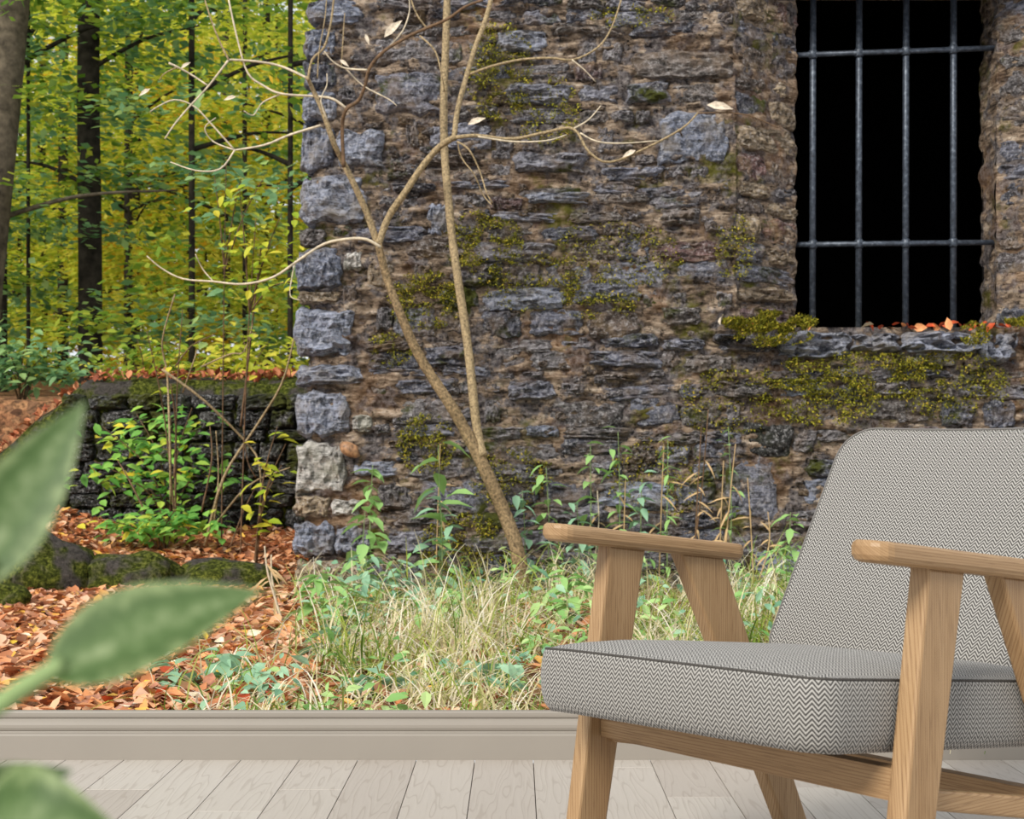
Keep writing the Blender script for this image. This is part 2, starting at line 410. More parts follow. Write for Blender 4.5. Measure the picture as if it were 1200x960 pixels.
def stone_into(mb, x, y, z, w, h, d, rz=0., ry=0.):
    v, f = SLABS[R.randrange(len(SLABS))]
    mt = Matrix.Translation((x, y, z)) @ Matrix.Rotation(rz, 4, 'Z') @ Matrix.Rotation(ry, 4, 'Y') @ Matrix.Diagonal((w, d, h, 1))
    mb.add([mt @ q for q in v], f)

# ---------------------------------------------------------------- the ruined wall
SW = F / YW
def wx(px): return (px - CX) / SW
def wz(py): return CAMZ - (py - CY) / SW
X_IN0, X_IN1, Y_IN = (932 - CX) / F * 8.95, (1168 - CX) / F * 8.95, 8.95
X_OUT0, X_OUT1 = wx(862), wx(1274)
Z_SILL, Z_LINT = wz(384), wz(-40)
X_L, X_R, Z_T = wx(346), wx(1420), wz(-150)
def wall_edge(z): return X_L + .045 + .065 * (z / 3.4) + .03 * nz(z * 3, 1, 4)
def relief(x, z):
    wx_ = x + .05 * nz(x * 5, 9, z * 5); wz_ = z + .04 * nz(x * 4, 2, z * 6)
    ledge = 1 - abs(nz(wx_ * 3.4, 1, wz_ * 13)) * 2.2
    return -.012 + .022 * nz(x * 3.2, 0, z * 6.5) + .024 * ledge + .022 * nz(wx_ * 9, 3, wz_ * 22) + .018 * nz(x * 22, 5, z * 38) + .010 * nz(x * 48, 5, z * 62)
mw = MB(); NX, NZ = 500, 380; vv = []; idx = {}
for j in range(NZ + 1):
    z = -.25 + (Z_T + .25) * j / NZ
    for i in range(NX + 1):
        x0 = wall_edge(z); x = x0 + (X_R - x0) * (i / NX)
        vv.append(Vector((x, YW - relief(x, z) + .07 * sstep(x0 + .05, x0, x), z)))
fs = []
for j in range(NZ):
    for i in range(NX):
        a = vv[j * (NX + 1) + i]; b = vv[(j + 1) * (NX + 1) + i + 1]
        cx_, cz_ = (a.x + b.x) / 2, (a.z + b.z) / 2
        if X_OUT0 < cx_ < X_OUT1 and Z_SILL < cz_ < Z_LINT: continue
        fs.append((j * (NX + 1) + i, j * (NX + 1) + i + 1, (j + 1) * (NX + 1) + i + 1, (j + 1) * (NX + 1) + i))
mw.add(vv, fs)
# splayed window embrasure, returns and top of the wall
def strip(p, q, z0, z1, n1=14, n2=70, amp=1.):
    vv = []
    nrm = Vector((q[1] - p[1], -(q[0] - p[0]), 0)).normalized()
    for j in range(n2 + 1):
        z = lerp(z0, z1, j / n2)
        for i in range(n1 + 1):
            t = i / n1; x = lerp(p[0], q[0], t); y_ = lerp(p[1], q[1], t)
            r = (.03 * nz(x * 4, y_ * 4, z * 8) + .02 * nz(x * 11, y_ * 11, z * 19) + .01 * nz(x * 26, y_ * 26, z * 40)) * amp
            vv.append(Vector((x, y_, z)) + nrm * r)
    mw.add(vv, [(j * (n1 + 1) + i, j * (n1 + 1) + i + 1, (j + 1) * (n1 + 1) + i + 1, (j + 1) * (n1 + 1) + i) for j in range(n2) for i in range(n1)])
strip((X_OUT0 - .02, YW), (X_IN0, Y_IN), Z_SILL - .1, Z_LINT + .1)
strip((X_IN0, Y_IN), (X_IN0, Y_IN + .3), Z_SILL - .1, Z_LINT + .1, 4)
strip((X_IN1, Y_IN + .3), (X_IN1, Y_IN), Z_SILL - .1, Z_LINT + .1, 4)
strip((X_IN1, Y_IN), (X_OUT1 + .02, YW), Z_SILL - .1, Z_LINT + .1)
mw.add([Vector(v) for v in ((X_OUT0 - .1, YW + .01, Z_LINT), (X_OUT1 + .1, YW + .01, Z_LINT), (X_OUT1 + .1, Y_IN + .3, Z_LINT), (X_OUT0 - .1, Y_IN + .3, Z_LINT))], [(0, 1, 2, 3)])
mw.add([Vector(v) for v in ((X_OUT0 - .1, YW + .01, Z_SILL), (X_OUT1 + .1, YW + .01, Z_SILL), (X_OUT1 + .1, Y_IN + .3, Z_SILL), (X_OUT0 - .1, Y_IN + .3, Z_SILL))], [(0, 1, 2, 3)])
mw.add([Vector(v) for v in ((X_L + .1, YW + .06, -.3), (X_L + .1, YW + .75, -.3), (X_L + .2, YW + .75, Z_T), (X_L + .2, YW + .06, Z_T), (X_R, YW, Z_T), (X_R, YW + .75, Z_T), (X_R, YW, -.3), (X_R, YW + .75, -.3))],
       [(0, 1, 2, 3), (3, 2, 5, 4), (4, 5, 7, 6)])
ruin = tag(mw.build('wall_back', M['mortar'], smooth=True), 'ruined rubble stone wall with a barred window opening', 'wall', kind='structure')
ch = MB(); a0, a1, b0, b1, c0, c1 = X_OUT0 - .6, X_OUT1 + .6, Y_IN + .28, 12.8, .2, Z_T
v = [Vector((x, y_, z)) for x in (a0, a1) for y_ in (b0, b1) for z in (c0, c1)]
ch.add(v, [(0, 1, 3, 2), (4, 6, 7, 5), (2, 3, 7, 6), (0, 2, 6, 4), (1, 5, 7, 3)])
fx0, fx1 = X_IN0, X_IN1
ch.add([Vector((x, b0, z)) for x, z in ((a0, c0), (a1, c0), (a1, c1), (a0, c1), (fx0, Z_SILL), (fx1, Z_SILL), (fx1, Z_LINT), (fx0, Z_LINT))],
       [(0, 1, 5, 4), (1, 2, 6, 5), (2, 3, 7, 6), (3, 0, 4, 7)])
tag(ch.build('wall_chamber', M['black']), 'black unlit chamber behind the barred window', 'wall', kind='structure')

# stones placed one by one (pixel boxes on the wall face): x0, y0, x1, y1, material, how far proud
FEATURES = [
    (356, -40, 420, -6, 'stone_blue', .07), (358, 0, 426, 28, 'stone_blue', .08), (356, 34, 394, 68, 'stone_blue', .08), (355, 72, 396, 104, 'stone', .08), (354, 107, 394, 143, 'stone_blue', .08),
    (352, 148, 392, 201, 'stone_blue', .09), (394, 150, 452, 199, 'stone_blue', .07), (352, 205, 430, 263, 'stone_blue', .10), (350, 268, 382, 288, 'stone', .07),
    (346, 290, 402, 339, 'stone_blue', .10), (402, 295, 426, 318, 'stone_pale', .06), (349, 341, 398, 357, 'stone_tan', .05), (344, 361, 415, 419, 'stone_blue', .11),
    (346, 427, 425, 452, 'stone_blue', .09), (345, 459, 409, 509, 'stone_blue', .11), (345, 517, 404, 579, 'stone_pale', .11), (344, 581, 386, 606, 'stone_tan', .08),
    (388, 585, 424, 606, 'stone_pale', .06), (343, 612, 392, 652, 'stone_blue', .10), (392, 616, 434, 652, 'stone_blue', .08), (345, 657, 412, 705, 'stone_tan', .08),
    (412, 486, 437, 506, 'stone_pale', .08), (500, 238, 526, 277, 'stone_blue', .07), (768, 130, 852, 194, 'stone_blue', .10), (872, 494, 930, 536, 'stone_dark', .07),
    (848, 540, 912, 612, 'stone', .05), (738, 60, 858, 92, 'stone', .09), (436, 84, 520, 134, 'stone', .07), (580, 36, 642, 62, 'stone_blue', .07), (600, 178, 690, 204, 'stone', .08),
    (594, 446, 650, 470, 'stone', .09), (418, 660, 500, 690, 'stone', .06), (772, 244, 822, 264, 'stone', .09), (774, 360, 824, 382, 'stone', .09), (800, 416, 858, 438, 'stone', .09),
    (430, 296, 462, 340, 'stone_tan', .04), (690, 540, 730, 558, 'stone', .08), (1066, 405, 1120, 430, 'stone_pale', .04),
]
def hit(x0, y0, x1, y1, boxes, m_=2):
    return any(x0 < b[2] - m_ and x1 > b[0] + m_ and y0 < b[3] - m_ and y1 > b[1] + m_ for b in boxes)
def face_stone(x0, y0, x1, y1, mat, proud, tilt=0.):
    w, h = (x1 - x0) / SW, (y1 - y0) / SW
    d = proud / .62 + .02
    return ('o', wx((x0 + x1) / 2), YW + .01 - .35 * 0 - proud * .15, wz((y0 + y1) / 2), w, h, d, mat, tilt)
stones = [face_stone(*b, R.uniform(-.03, .03)) for b in FEATURES]
WIN = [(858, -60, 1278, 388), (830, 384, 1420, 420)]
y = -140.
small = []
while y < 705:
    h = R.choice((15, 18, 21, 24, 28, 34)) * R.uniform(.9, 1.1); x = 352 + R.uniform(0, 20)
    while x < 1400:
        w = R.uniform(32, 92) * (1.15 if h > 24 else 1.)
        yy = y + R.uniform(-5, 5); bx = (x, yy, x + w, yy + h - R.uniform(-2, 4))
        if not hit(*bx, FEATURES + WIN):
            far = R.random()
            mt = 'stone' if far < .8 else ('stone_brown' if far < .92 else 'stone_blue')
            proud = R.uniform(.02, .10)
            st = face_stone(*bx, mt, proud, R.uniform(-.09, .09))
            inside = bx[0] < 1205 and bx[3] > -5 and not (bx[0] > 985 and bx[1] > 530)
            (stones if inside and proud > .03 else small).append(st)
        elif w > 45:
            for q in range(2):
                w2 = R.uniform(16, 28); b2 = (x + q * 30, yy, x + q * 30 + w2, yy + h - 4)
                if not hit(*b2, FEATURES + WIN): small.append(face_stone(*b2, 'stone', R.uniform(.02, .06), R.uniform(-.1, .1)))
        x += w + R.uniform(-1, 9)
    y += h
small_mb = {}
def put(st, single):
    _, X, Y, Z, w, h, d, mat, tilt = st
    if single: stone(ruin, X, Y, Z, w, h, d, mat, 0, tilt)
    else: stone_into(small_mb.setdefault('stone_brown' if 'brown' in mat else 'stone', MB()), X, Y, Z, w, h, d, 0, tilt)
stones.sort(key=lambda s: -s[4] * s[5])
for i, st in enumerate(stones): put(st, i < 245)
for st in small: put(st, False)
# chinking: little stones pressed into the joints
for _ in range(520):
    px, py = R.uniform(360, 1330), R.uniform(-60, 690)
    w, h = R.uniform(9, 24), R.uniform(6, 12)
    if hit(px, py, px + w, py + h, FEATURES + WIN): continue
    put(face_stone(px, py, px + w, py + h, R.choice(('stone', 'stone_brown')), R.uniform(.02, .06), R.uniform(-.2, .2)), False)
# embrasure stones, both jambs
for (p, q, sgn) in (((X_OUT0, YW), (X_IN0, Y_IN), 1), ((X_IN1, Y_IN), (X_OUT1, YW), -1)):
    tx, ty = q[0] - p[0], q[1] - p[1]; L = math.hypot(tx, ty); rz = math.atan2(ty, tx); z = Z_SILL + .03
    while z < Z_LINT:
        h = R.uniform(.09, .19); t = R.uniform(-.02, .03)
        cuts = [t, R.uniform(.38, .62), 1.0 + R.uniform(-.01, .05)]
        if R.random() < .3: cuts = [t, 1.02]
        for a, b in zip(cuts, cuts[1:]):
            m_ = (a + b) / 2; w = (b - a) * L * .95
            stone(ruin, p[0] + tx * m_, p[1] + ty * m_ + .02, z + h / 2, w, h * .94, R.uniform(.06, .13), R.choice(('stone_brown', 'stone_brown', 'stone', 'stone_tan') if sgn > 0 else ('stone', 'stone_brown', 'stone')), rz, R.uniform(-.06, .06))
        z += h
# sill slabs
for x0, y0, x1, y1, mt in ((838, 388, 916, 412, 'stone'), (910, 386, 1004, 418, 'stone_blue'), (1000, 388, 1064, 413, 'stone_blue'), (1056, 385, 1158, 414, 'stone_blue'), (1152, 386, 1202, 428, 'stone_blue'), (1200, 386, 1290, 414, 'stone')):
    Y = YW - .10
    s_ = F / Y
    stone(ruin, ((x0 + x1) / 2 - CX) / s_, Y + .14, CAMZ - ((y0 + y1) / 2 - CY) / s_, (x1 - x0) / s_, (y1 - y0) / s_, .42, mt, name='sill_slab', ry=R.uniform(-.02, .02))
for k, (mt, mb) in enumerate(small_mb.items()):
    o = tag(mb.build('small_stone', M[mt], ruin), kind='stuff')
st = MB(); a = []
for j in range(7):
    for i in range(10):
        th, ph = PI * j / 6, 2 * PI * i / 10
        q_ = 1 + .25 * nz(math.sin(th) * math.cos(ph) * 1.5, math.cos(th) * 1.5, 4.2); a.append(Vector((.066 * q_ * math.sin(th) * math.cos(ph), .04 * math.sin(th) * math.sin(ph), .044 * q_ * math.cos(th))))
st.add(a, [(j * 10 + i, j * 10 + (i + 1) % 10, (j + 1) * 10 + (i + 1) % 10, (j + 1) * 10 + i) for j in range(6) for i in range(10)])
st.build('round_stone', M['brown_stone'], ruin, True, P(409, 527, YW - .07), (0, .5, 0))

# window grille
gr = thing('window_grille', 'blue-grey iron grille of crossing bars in the ruin window', 'grille', (0, 0, 0))
YG = Y_IN + .06
def bar(name, p, q, r, parent):
    b = MB(); b.tube([p, (Vector(p) + Vector(q)) / 2, q], r, 10); return b.build(name, M['iron'], parent, True)
for px_t, px_b in ((953, 952), (1007, 1006), (1062, 1061), (1117.5, 1117)):
    bar('upright_bar', P(px_b, 396, YG), P(px_t, -50, YG), .0200, gr)
for l, r_ in (((926, 65), (1174, 56)), ((926, 287), (1174, 284))):
    hb = bar('cross_bar', P(l[0], l[1], YG - .012), P(r_[0], r_[1], YG - .012), .017, gr)
    for pxu in (952.5, 1006.5, 1061.5, 1117):
        t = (pxu - l[0]) / (r_[0] - l[0]); c = P(pxu, lerp(l[1], r_[1], t), YG - .006)
        b = MB(); b.tube([c + Vector((0, 0, -.028)), c + Vector((0, 0, -.02)), c + Vector((0, 0, .02)), c + Vector((0, 0, .028))], [.020, .028, .028, .020], 10)
        b.build('collar', M['iron'], hb, True)

# ---------------------------------------------------------------- moss on the wall and the sill
def moss_patch(mb, px, py, rx, ry, n_, Y=None, flat=False):
    for _ in range(n_ * 4):
        a, r = R.uniform(0, 2 * PI), math.sqrt(R.random())
        x, y_ = px + rx * r * math.cos(a), py + ry * r * math.sin(a)
        if nz(x * .05, y_ * .09, 8) < -.12: continue
        X, Z = wx(x), wz(y_)
        b = Vector((X, (YW if Y is None else Y) - relief(X, Z) - R.uniform(.0, .055), Z))
        d = Vector((R.gauss(0, .6), -R.uniform(.2, 1), R.gauss(-.25 if not flat else .6, .5))).normalized()
        L = R.uniform(.010, .026); mb.leaf4(b, d, Vector((R.gauss(0, 1), R.gauss(0, 1), 1)), L, L * R.uniform(.25, .6))
mo = MB()
for a in ((568, 285, 45, 38, 900), (500, 352, 45, 35, 900), (585, 85, 40, 60, 700), (640, 130, 40, 40, 400), (700, 350, 50, 25, 500), (545, 640, 55, 40, 900), (500, 520, 35, 35, 600), (720, 300, 80, 40, 500),
          (600, 560, 50, 35, 500), (620, 330, 60, 35, 500), (860, 290, 25, 40, 250), (770, 560, 60, 45, 500), (455, 410, 30, 20, 300), (740, 20, 50, 16, 250), (850, 470, 60, 40, 500)):
    moss_patch(mo, *a)
tag(mo.build('moss', M['moss'], smooth=False), 'yellow-green moss in scattered patches on the face of the ruined wall', 'moss', kind='stuff')
mo = MB()
for a in ((895, 382, 55, 12, 1500), (900, 398, 45, 12, 500), (1190, 380, 25, 8, 400), (1000, 440, 110, 28, 1400), (960, 470, 70, 28, 700), (1110, 450, 70, 40, 900), (1130, 395, 18, 14, 200)):
    moss_patch(mo, *a, Y=YW - (.16 if a[1] < 400 else .02), flat=a[1] < 400)
tag(mo.build('sill_moss', M['moss']), 'bright green moss on the stone window sill and just under it', 'moss', kind='stuff')

# ---------------------------------------------------------------- sapling in front of the ruined wall
def poly(px_pts, Y0, Y1=None, jit=.04, sub=4):
    Y1 = Y0 if Y1 is None else Y1; n_ = len(px_pts)
    return smooth_line([P(x, y_, lerp(Y0, Y1, i / max(1, n_ - 1)) + R.uniform(-jit, jit)) for i, (x, y_) in enumerate(px_pts)], sub)
def limb(name, parent, px_pts, w0, w1, Y0, Y1=None, mat='bark', sides=6, jit=.03):
    p = poly(px_pts, Y0, Y1, jit); b = MB(); n_ = len(p)
    rr = [.5 * lerp(w0, w1, i / (n_ - 1)) * Y0 / F * (1 + .12 * nz(i * .9, w0, 3)) for i in range(n_)]
    b.tube(p, rr, sides); return b.build(name, M[mat], parent, True)
YS = 7.9
sap = thing('sapling', 'bare forked sapling with long pale twigs leaning across the ruined wall', 'tree', P(606, 660, YS))
sap.location = (P(606, 660, YS).x, YS, 0)
def sl(name, pts, w0, w1, Y0=YS, Y1=None, mat='bark', parent=None):
    o = limb(name, None, pts, w0, w1, Y0, Y1, mat); o.parent = parent or sap
    base = Vector(sap.location); o.matrix_parent_inverse = Matrix.Identity(4); o.location = -base
    if parent: o.location = (0, 0, 0)
    return o
tA = sl('stem', [(614, 704), (606, 645), (591, 602), (571, 556), (548, 510), (528, 475), (505, 440), (485, 405), (468, 365), (453, 325), (443, 285)], 20, 9, YS, None, 'bark_low')
tB = sl('stem', [(566, 535), (560, 510), (556, 480), (552, 440), (546, 390), (537, 330), (530, 280), (525, 230), (521, 180), (520, 120), (522, 60), (524, 0), (526, -60)], 12, 9, YS, YS + .15)
bl = sl('branch', [(443, 288), (430, 250), (412, 210), (402, 190), (390, 165), (378, 130), (368, 108), (360, 90)], 9, 5, YS, YS - .3)
br = sl('branch', [(443, 288), (455, 255), (475, 225), (495, 195), (515, 172), (534, 160)], 9, 7, YS, YS - .2)
bc = sl('branch', [(532, 164), (536, 130), (546, 92), (557, 55), (570, 20), (582, -30)], 7, 6, YS - .2, YS - .1)
bd = sl('branch', [(403, 196), (401, 150), (406, 128), (420, 118), (428, 100), (433, 80), (450, 60), (480, 42), (500, 33), (525, 22), (545, 8), (566, 0)], 5, 3, YS - .15, YS - .4, 'bark_dark')
for par, pts, w0, w1, mt in (
        (bl, [(361, 92), (366, 70), (380, 55), (388, 25), (392, -10)], 4, 3, 'bark'), (bl, [(361, 92), (330, 78), (300, 72), (268, 70)], 3.5, 3, 'twig'),
        (bl, [(268, 70), (258, 50), (247, 22), (238, -8)], 3, 2, 'bark'), (bl, [(268, 70), (245, 100), (222, 125), (205, 145), (193, 163)], 3, 2, 'twig'),
        (bl, [(243, 100), (225, 88), (207, 78), (198, 74)], 2.2, 3, 'twig'), (bl, [(207, 79), (193, 86), (186, 95)], 2, 1.2, 'bark'),
        (bl, [(376, 147), (340, 158), (310, 170), (275, 176)], 3.6, 2.6, 'twig'), (bl, [(275, 176), (250, 166), (240, 150), (253, 138)], 2.2, 1.5, 'twig'),
        (bl, [(275, 176), (258, 198), (230, 200), (200, 190)], 2.6, 1.6, 'twig'), (bl, [(275, 176), (250, 148), (228, 125), (205, 117), (185, 125), (176, 131)], 2.6, 1.6, 'twig'),
        (bd, [(407, 128), (390, 116), (370, 113), (330, 110), (308, 100), (290, 85), (278, 45), (267, -5)], 3.6, 2.6, 'twig'), (bl, [(330, 110), (308, 120), (297, 135), (286, 130)], 2.2, 1.4, 'twig'),
        (tA, [(446, 290), (430, 281), (410, 280), (380, 286), (350, 305), (320, 325), (285, 333), (250, 330), (215, 327), (190, 315), (172, 300)], 4.5, 2, 'twig'),
        (tA, [(250, 330), (238, 316), (229, 298)], 2.2, 1.6, 'twig'), (tA, [(346, 306), (343, 320), (340, 346), (352, 352)], 2, 1.3, 'twig'),
        (br, [(534, 161), (560, 159), (600, 163), (640, 155), (672, 151), (690, 178), (715, 190), (760, 172), (800, 150), (818, 132)], 5, 2.4, 'bark'),
        (br, [(672, 151), (690, 140), (704, 124)], 2.5, 1.4, 'twig'), (br, [(680, 156), (700, 166), (730, 168), (770, 165)], 2.5, 1.8, 'twig'), (br, [(560, 160), (600, 166), (640, 165), (664, 158)], 2.6, 1.6, 'twig'),
        (br, [(818, 133), (850, 132), (880, 136), (912, 150)], 2, 1.2, 'bark_dark'), (br, [(536, 166), (550, 176), (562, 200), (570, 225), (577, 238)], 2.6, 2, 'bark'),
        (br, [(536, 166), (541, 185), (556, 205), (566, 228), (576, 240)], 2.2, 1.6, 'bark'), (bc, [(548, 88), (575, 78), (610, 70), (645, 68), (672, 70), (700, 56), (716, 34), (728, 0)], 3.6, 2.4, 'bark'),
        (bc, [(670, 70), (685, 82), (698, 96)], 2.2, 1.2, 'twig'), (bd, [(500, 33), (488, 16), (480, -6)], 2.6, 2, 'bark'), (bd, [(492, 42), (510, 60), (518, 90), (521, 108)], 2.6, 2, 'bark'),
        (bd, [(430, 82), (405, 80), (390, 72), (380, 60)], 2.6, 1.8, 'twig'), (bd, [(405, 80), (425, 100), (455, 116), (465, 124)], 2.4, 1.3, 'twig'), (bd, [(456, 55), (472, 36), (480, 12), (478, -10)], 2.4, 1.6, 'twig'),
        (bl, [(384, 142), (376, 118), (383, 100), (383, 86)], 2, 1.5, 'twig'), (bl, [(372, 92), (374, 60), (381, 20), (383, -10)], 2, 1.5, 'bark'), (bl, [(400, 80), (402, 45), (404, 15)], 2, 1.4, 'bark')):
    o = sl('twig', pts, w0 * .9, w1 * .85, YS - .25 + R.uniform(-.1, .1), None, mt)
for (px, py, L, a) in ((176, 104, .07, 2.6), (212, 80, .06, -.6), (277, 113, .07, 2.9), (316, 88, .05, 1.2), (450, 44, .13, -.8), (428, 40, .06, 1.2), (828, 123, .14, .1), (548, 146, .1, -.4), (745, 176, .08, 2.7), (398, 70, .06, .6)):
    b = MB(); b.leaf((0, 0, 0), (math.cos(a), -.2, -math.sin(a)), (0, -1, .3), L, L * .38, .3, .2)
    o = b.build('dry_leaf', M['husk'] if px != 316 else M['leaf_gold'], sap); o.location = P(px, py, YS - .3) - Vector(sap.location)

# ---------------------------------------------------------------- low dry-stone wall at the edge of the forest
YL = 11.0
lw = MB(); vv = []; NX, NZ = 90, 26
def low_top(X): return .77 + (538 - (452 + 34 * sstep(-3.25, -3.6, X) + 70 * sstep(-3.5, -4.2, X))) / F * YL + .03 * nz(X * 3, 2, 2)
for j in range(NZ + 1):
    for i in range(NX + 1):
        X = lerp(-4.6, -1.0, i / NX); t = j / NZ; zt = low_top(X)
        if t < .7: q = t / .7; vv.append(Vector((X, YL - .06 * nz(X * 4, 1, q * 7) + .05 * q, -.1 + (zt + .1) * q)))
        else: q = (t - .7) / .3; vv.append(Vector((X, YL + .05 + .55 * q, zt + .05 * math.sin(q * PI) + .03 * nz(X * 5, q * 4, 6) + .05 * q)))
lw.add(vv, [(j * (NX + 1) + i, j * (NX + 1) + i + 1, (j + 1) * (NX + 1) + i + 1, (j + 1) * (NX + 1) + i) for j in range(NZ) for i in range(NX)])
low = tag(lw.build('dry_stone_wall', M['mossrock'], smooth=True), 'low mossy dry-stone wall topped with fallen leaves, beside the forest', 'wall')
sL = F / YL; y = 462.
while y < 650:
    h = R.uniform(15, 27); x = 20 + R.uniform(0, 20)
    while x < 372:
        w = R.uniform(24, 56); X = (x + w / 2 - CX) / sL; Z = CAMZ - (y + h / 2 - CY) / sL
        if Z + h / 2 / sL < low_top(X) - .01:
            stone(low, X, YL - .03, Z, w / sL, h / sL * .95, R.uniform(.08, .16), 'stone_dark', 0, R.uniform(-.08, .08))
        x += w + R.uniform(1, 5)
    y += h

# mossy boulders lying in the leaves
def boulder(px, py, w, h, Y, label, seed):
    b = MB(); vs_ = []; n1, n2 = 20, 12; p = P(px, py, Y)
    for j in range(n2 + 1):
        for i in range(n1):
            th, ph = PI * j / n2, 2 * PI * i / n1
            d = Vector((math.sin(th) * math.cos(ph), math.sin(th) * math.sin(ph), math.cos(th)))
            r = 1 + .28 * noise.noise(d * 1.4 + Vector((seed, 0, 0))) + .1 * noise.noise(d * 4 + Vector((seed, 3, 0)))
            vs_.append(Vector((d.x * w / 2 * r, d.y * w * .35 * r, d.z * h / 2 * r)))
    b.add(vs_, [(j * n1 + i, j * n1 + (i + 1) % n1, (j + 1) * n1 + (i + 1) % n1, (j + 1) * n1 + i)[::-1] for j in range(n2) for i in range(n1)])
    return tag(b.build('boulder', M['mossrock'], None, True, (p.x, Y, gz(p.x, Y) + h * .18)), label, 'boulder', 'mossy boulders in the leaves')
boulder(45, 650, .62, .46, 8.4, 'rounded boulder thick with dark moss among orange leaves', 1)
boulder(150, 660, .66, .30, 8.5, 'flat mossy boulder between the round mossy one and the wall corner', 5)
boulder(262, 665, .70, .26, 8.7, 'long low grey-green boulder close to the ruin corner', 9)
boulder(5, 690, .3, .2, 7.6, 'small moss-covered rock half buried in orange leaves', 14)

# ---------------------------------------------------------------- fallen leaves
LEAFSHAPES = []
for k in range(6):
    b = MB(); r = random.Random(k)
    L = 1.; b.leaf((0, -.5, 0), (0, 1, 0), (0, 0, 1), 1., .62 + .1 * r.random(), r.uniform(-.2, .55), r.uniform(-.35, .35)); LEAFSHAPES.append(b)
leaf_cache = {}
def litter_one(x, y, z, s, mat, label, group, tilt=.35):
    k = R.randrange(6)
    if (k, mat) not in leaf_cache: leaf_cache[(k, mat)] = mesh('fallen_leaf', LEAFSHAPES[k].v, LEAFSHAPES[k].f, M[mat], True)
    return tag(link('fallen_leaf', leaf_cache[(k, mat)], None, (x, y, z), (R.gauss(0, tilt), R.gauss(0, tilt), R.uniform(0, 6.3)), (s, s, s)), label, 'leaf', group)
def litter_into(mb, x, y, z, s, tilt=.4):
    b = R.choice(LEAFSHAPES)
    mt = Matrix.Translation((x, y, z)) @ Matrix.Rotation(R.uniform(0, 6.3), 4, 'Z') @ Matrix.Rotation(R.gauss(0, tilt), 4, 'X') @ Matrix.Scale(s, 4)
    mb.add([mt @ q for q in b.v], b.f, b.uv)
def single_mat(name, c): return plain(name, c, .6, .3, .2, 25)
for nm, c in (('fall_orange', (216, 146, 96)), ('fall_brown', (170, 116, 90)), ('fall_tan', (236, 200, 172)), ('fall_yellow', (226, 176, 56)), ('fall_red', (176, 74, 40))): M[nm] = single_mat(nm, c)
KINDS = (('fall_orange', 'orange fallen leaf lying on the woodland ground by the skirting'), ('fall_brown', 'dark brown fallen leaf lying on the woodland ground by the skirting'),
         ('fall_tan', 'pale tan fallen leaf lying on the woodland ground by the skirting'), ('fall_yellow', 'yellow fallen leaf lying on the woodland ground by the skirting'), ('fall_red', 'reddish fallen leaf lying on the woodland ground by the skirting'))
for i in range(270):
    py = 700 + 128 * (1 - R.random() ** 1.3) if i % 2 else R.uniform(740, 830); px = R.uniform(0, 335)
    Y = F * CAMZ / (py - CY + 8); X = (px - CX) / F * Y
    mt, lb = KINDS[R.choices(range(5), (42, 22, 22, 6, 8))[0]]
    litter_one(X, Y, gz(X, Y) + R.uniform(.02, .045), R.uniform(.05, .085), mt, lb, 'fallen leaves by the skirting')
lt = MB()
for i in range(12000):
    Y = 4.0 + 6.9 * R.random() ** .8; px = R.uniform(-120, 372) if i % 12 else R.uniform(372, 700); X = (px - CX) / F * Y
    if X > X_L - .02 and Y > YW - .1: continue
    litter_into(lt, X, Y, gz(X, Y) + R.uniform(.0, .03), R.uniform(.05, .095))
tag(lt.build('leaf_litter', M['litter'], smooth=True), 'carpet of orange and brown leaves covering the woodland ground', 'leaf litter', kind='stuff')
lt = MB()
for i in range(420):
    X = R.uniform(-4.4, -1.5); t = R.random(); litter_into(lt, X, YL + .05 + .5 * t, low_top(X) + .05 + .05 * t + R.uniform(0, .05), R.uniform(.05, .09), .7)
tag(lt.build('wall_top_litter', M['litter_red'], smooth=True), 'rust-red leaves heaped along the top of the low dry-stone wall', 'leaf litter', kind='stuff')
for px in [868, 880, 925, 950, 1020, 1032, 1050, 1058, 1070, 1078, 1085, 1092, 1098, 1105, 1112, 1118, 1125, 1133, 1140, 1146, 1152, 1160, 1168, 1175, 1182, 1190, 1196, 1045, 1064, 1110]:
    Y = YW - .12 + R.uniform(0, .1); p = P(px, 383 + R.uniform(-4, 2), Y)
    litter_one(p.x, Y, p.z, R.uniform(.05, .085), R.choice(('fall_red', 'fall_red', 'fall_orange')), 'curled red-brown leaf resting on the stone window sill', 'leaves on the window sill', .7)
for px, py, s in ((845, 374, .09), (1016, 381, .08)):
    p = P(px, py, YW - .2); litter_one(p.x, p.y, p.z, s, 'husk', 'pale dry leaf resting on the stone window sill', 'pale leaves on the window sill', .8)

# ---------------------------------------------------------------- grass, stalks and weeds
def blade(mb, X, Y, h, lean, az, w, curl=1.):
    z0 = gz(X, Y) - .01; d = Vector((math.cos(az), math.sin(az), 0)); s_ = Vector((-d.y, d.x, 0))
    if abs(s_.x) < .35: s_ = Vector((1, 0, 0))
    vs_ = []; N = 5
    for i in range(N + 1):
        t = i / N; c = Vector((X, Y, z0)) + d * (lean * h * t ** 1.8) + Vector((0, 0, h * (t - curl * .55 * lean * t ** 3)))
        ww = w * (1 - t) ** .6 * .5 + .0006
        vs_ += [c - s_ * ww, c + s_ * ww]
    mb.add(vs_, [(2 * i, 2 * i + 1, 2 * i + 3, 2 * i + 2) for i in range(N)])
def grass_density(px, Y):
    d = sstep(330, 400, px) if Y > 5.2 else sstep(170, 350, px)
    return d
gm = {'grass': MB(), 'grass_green': MB()}
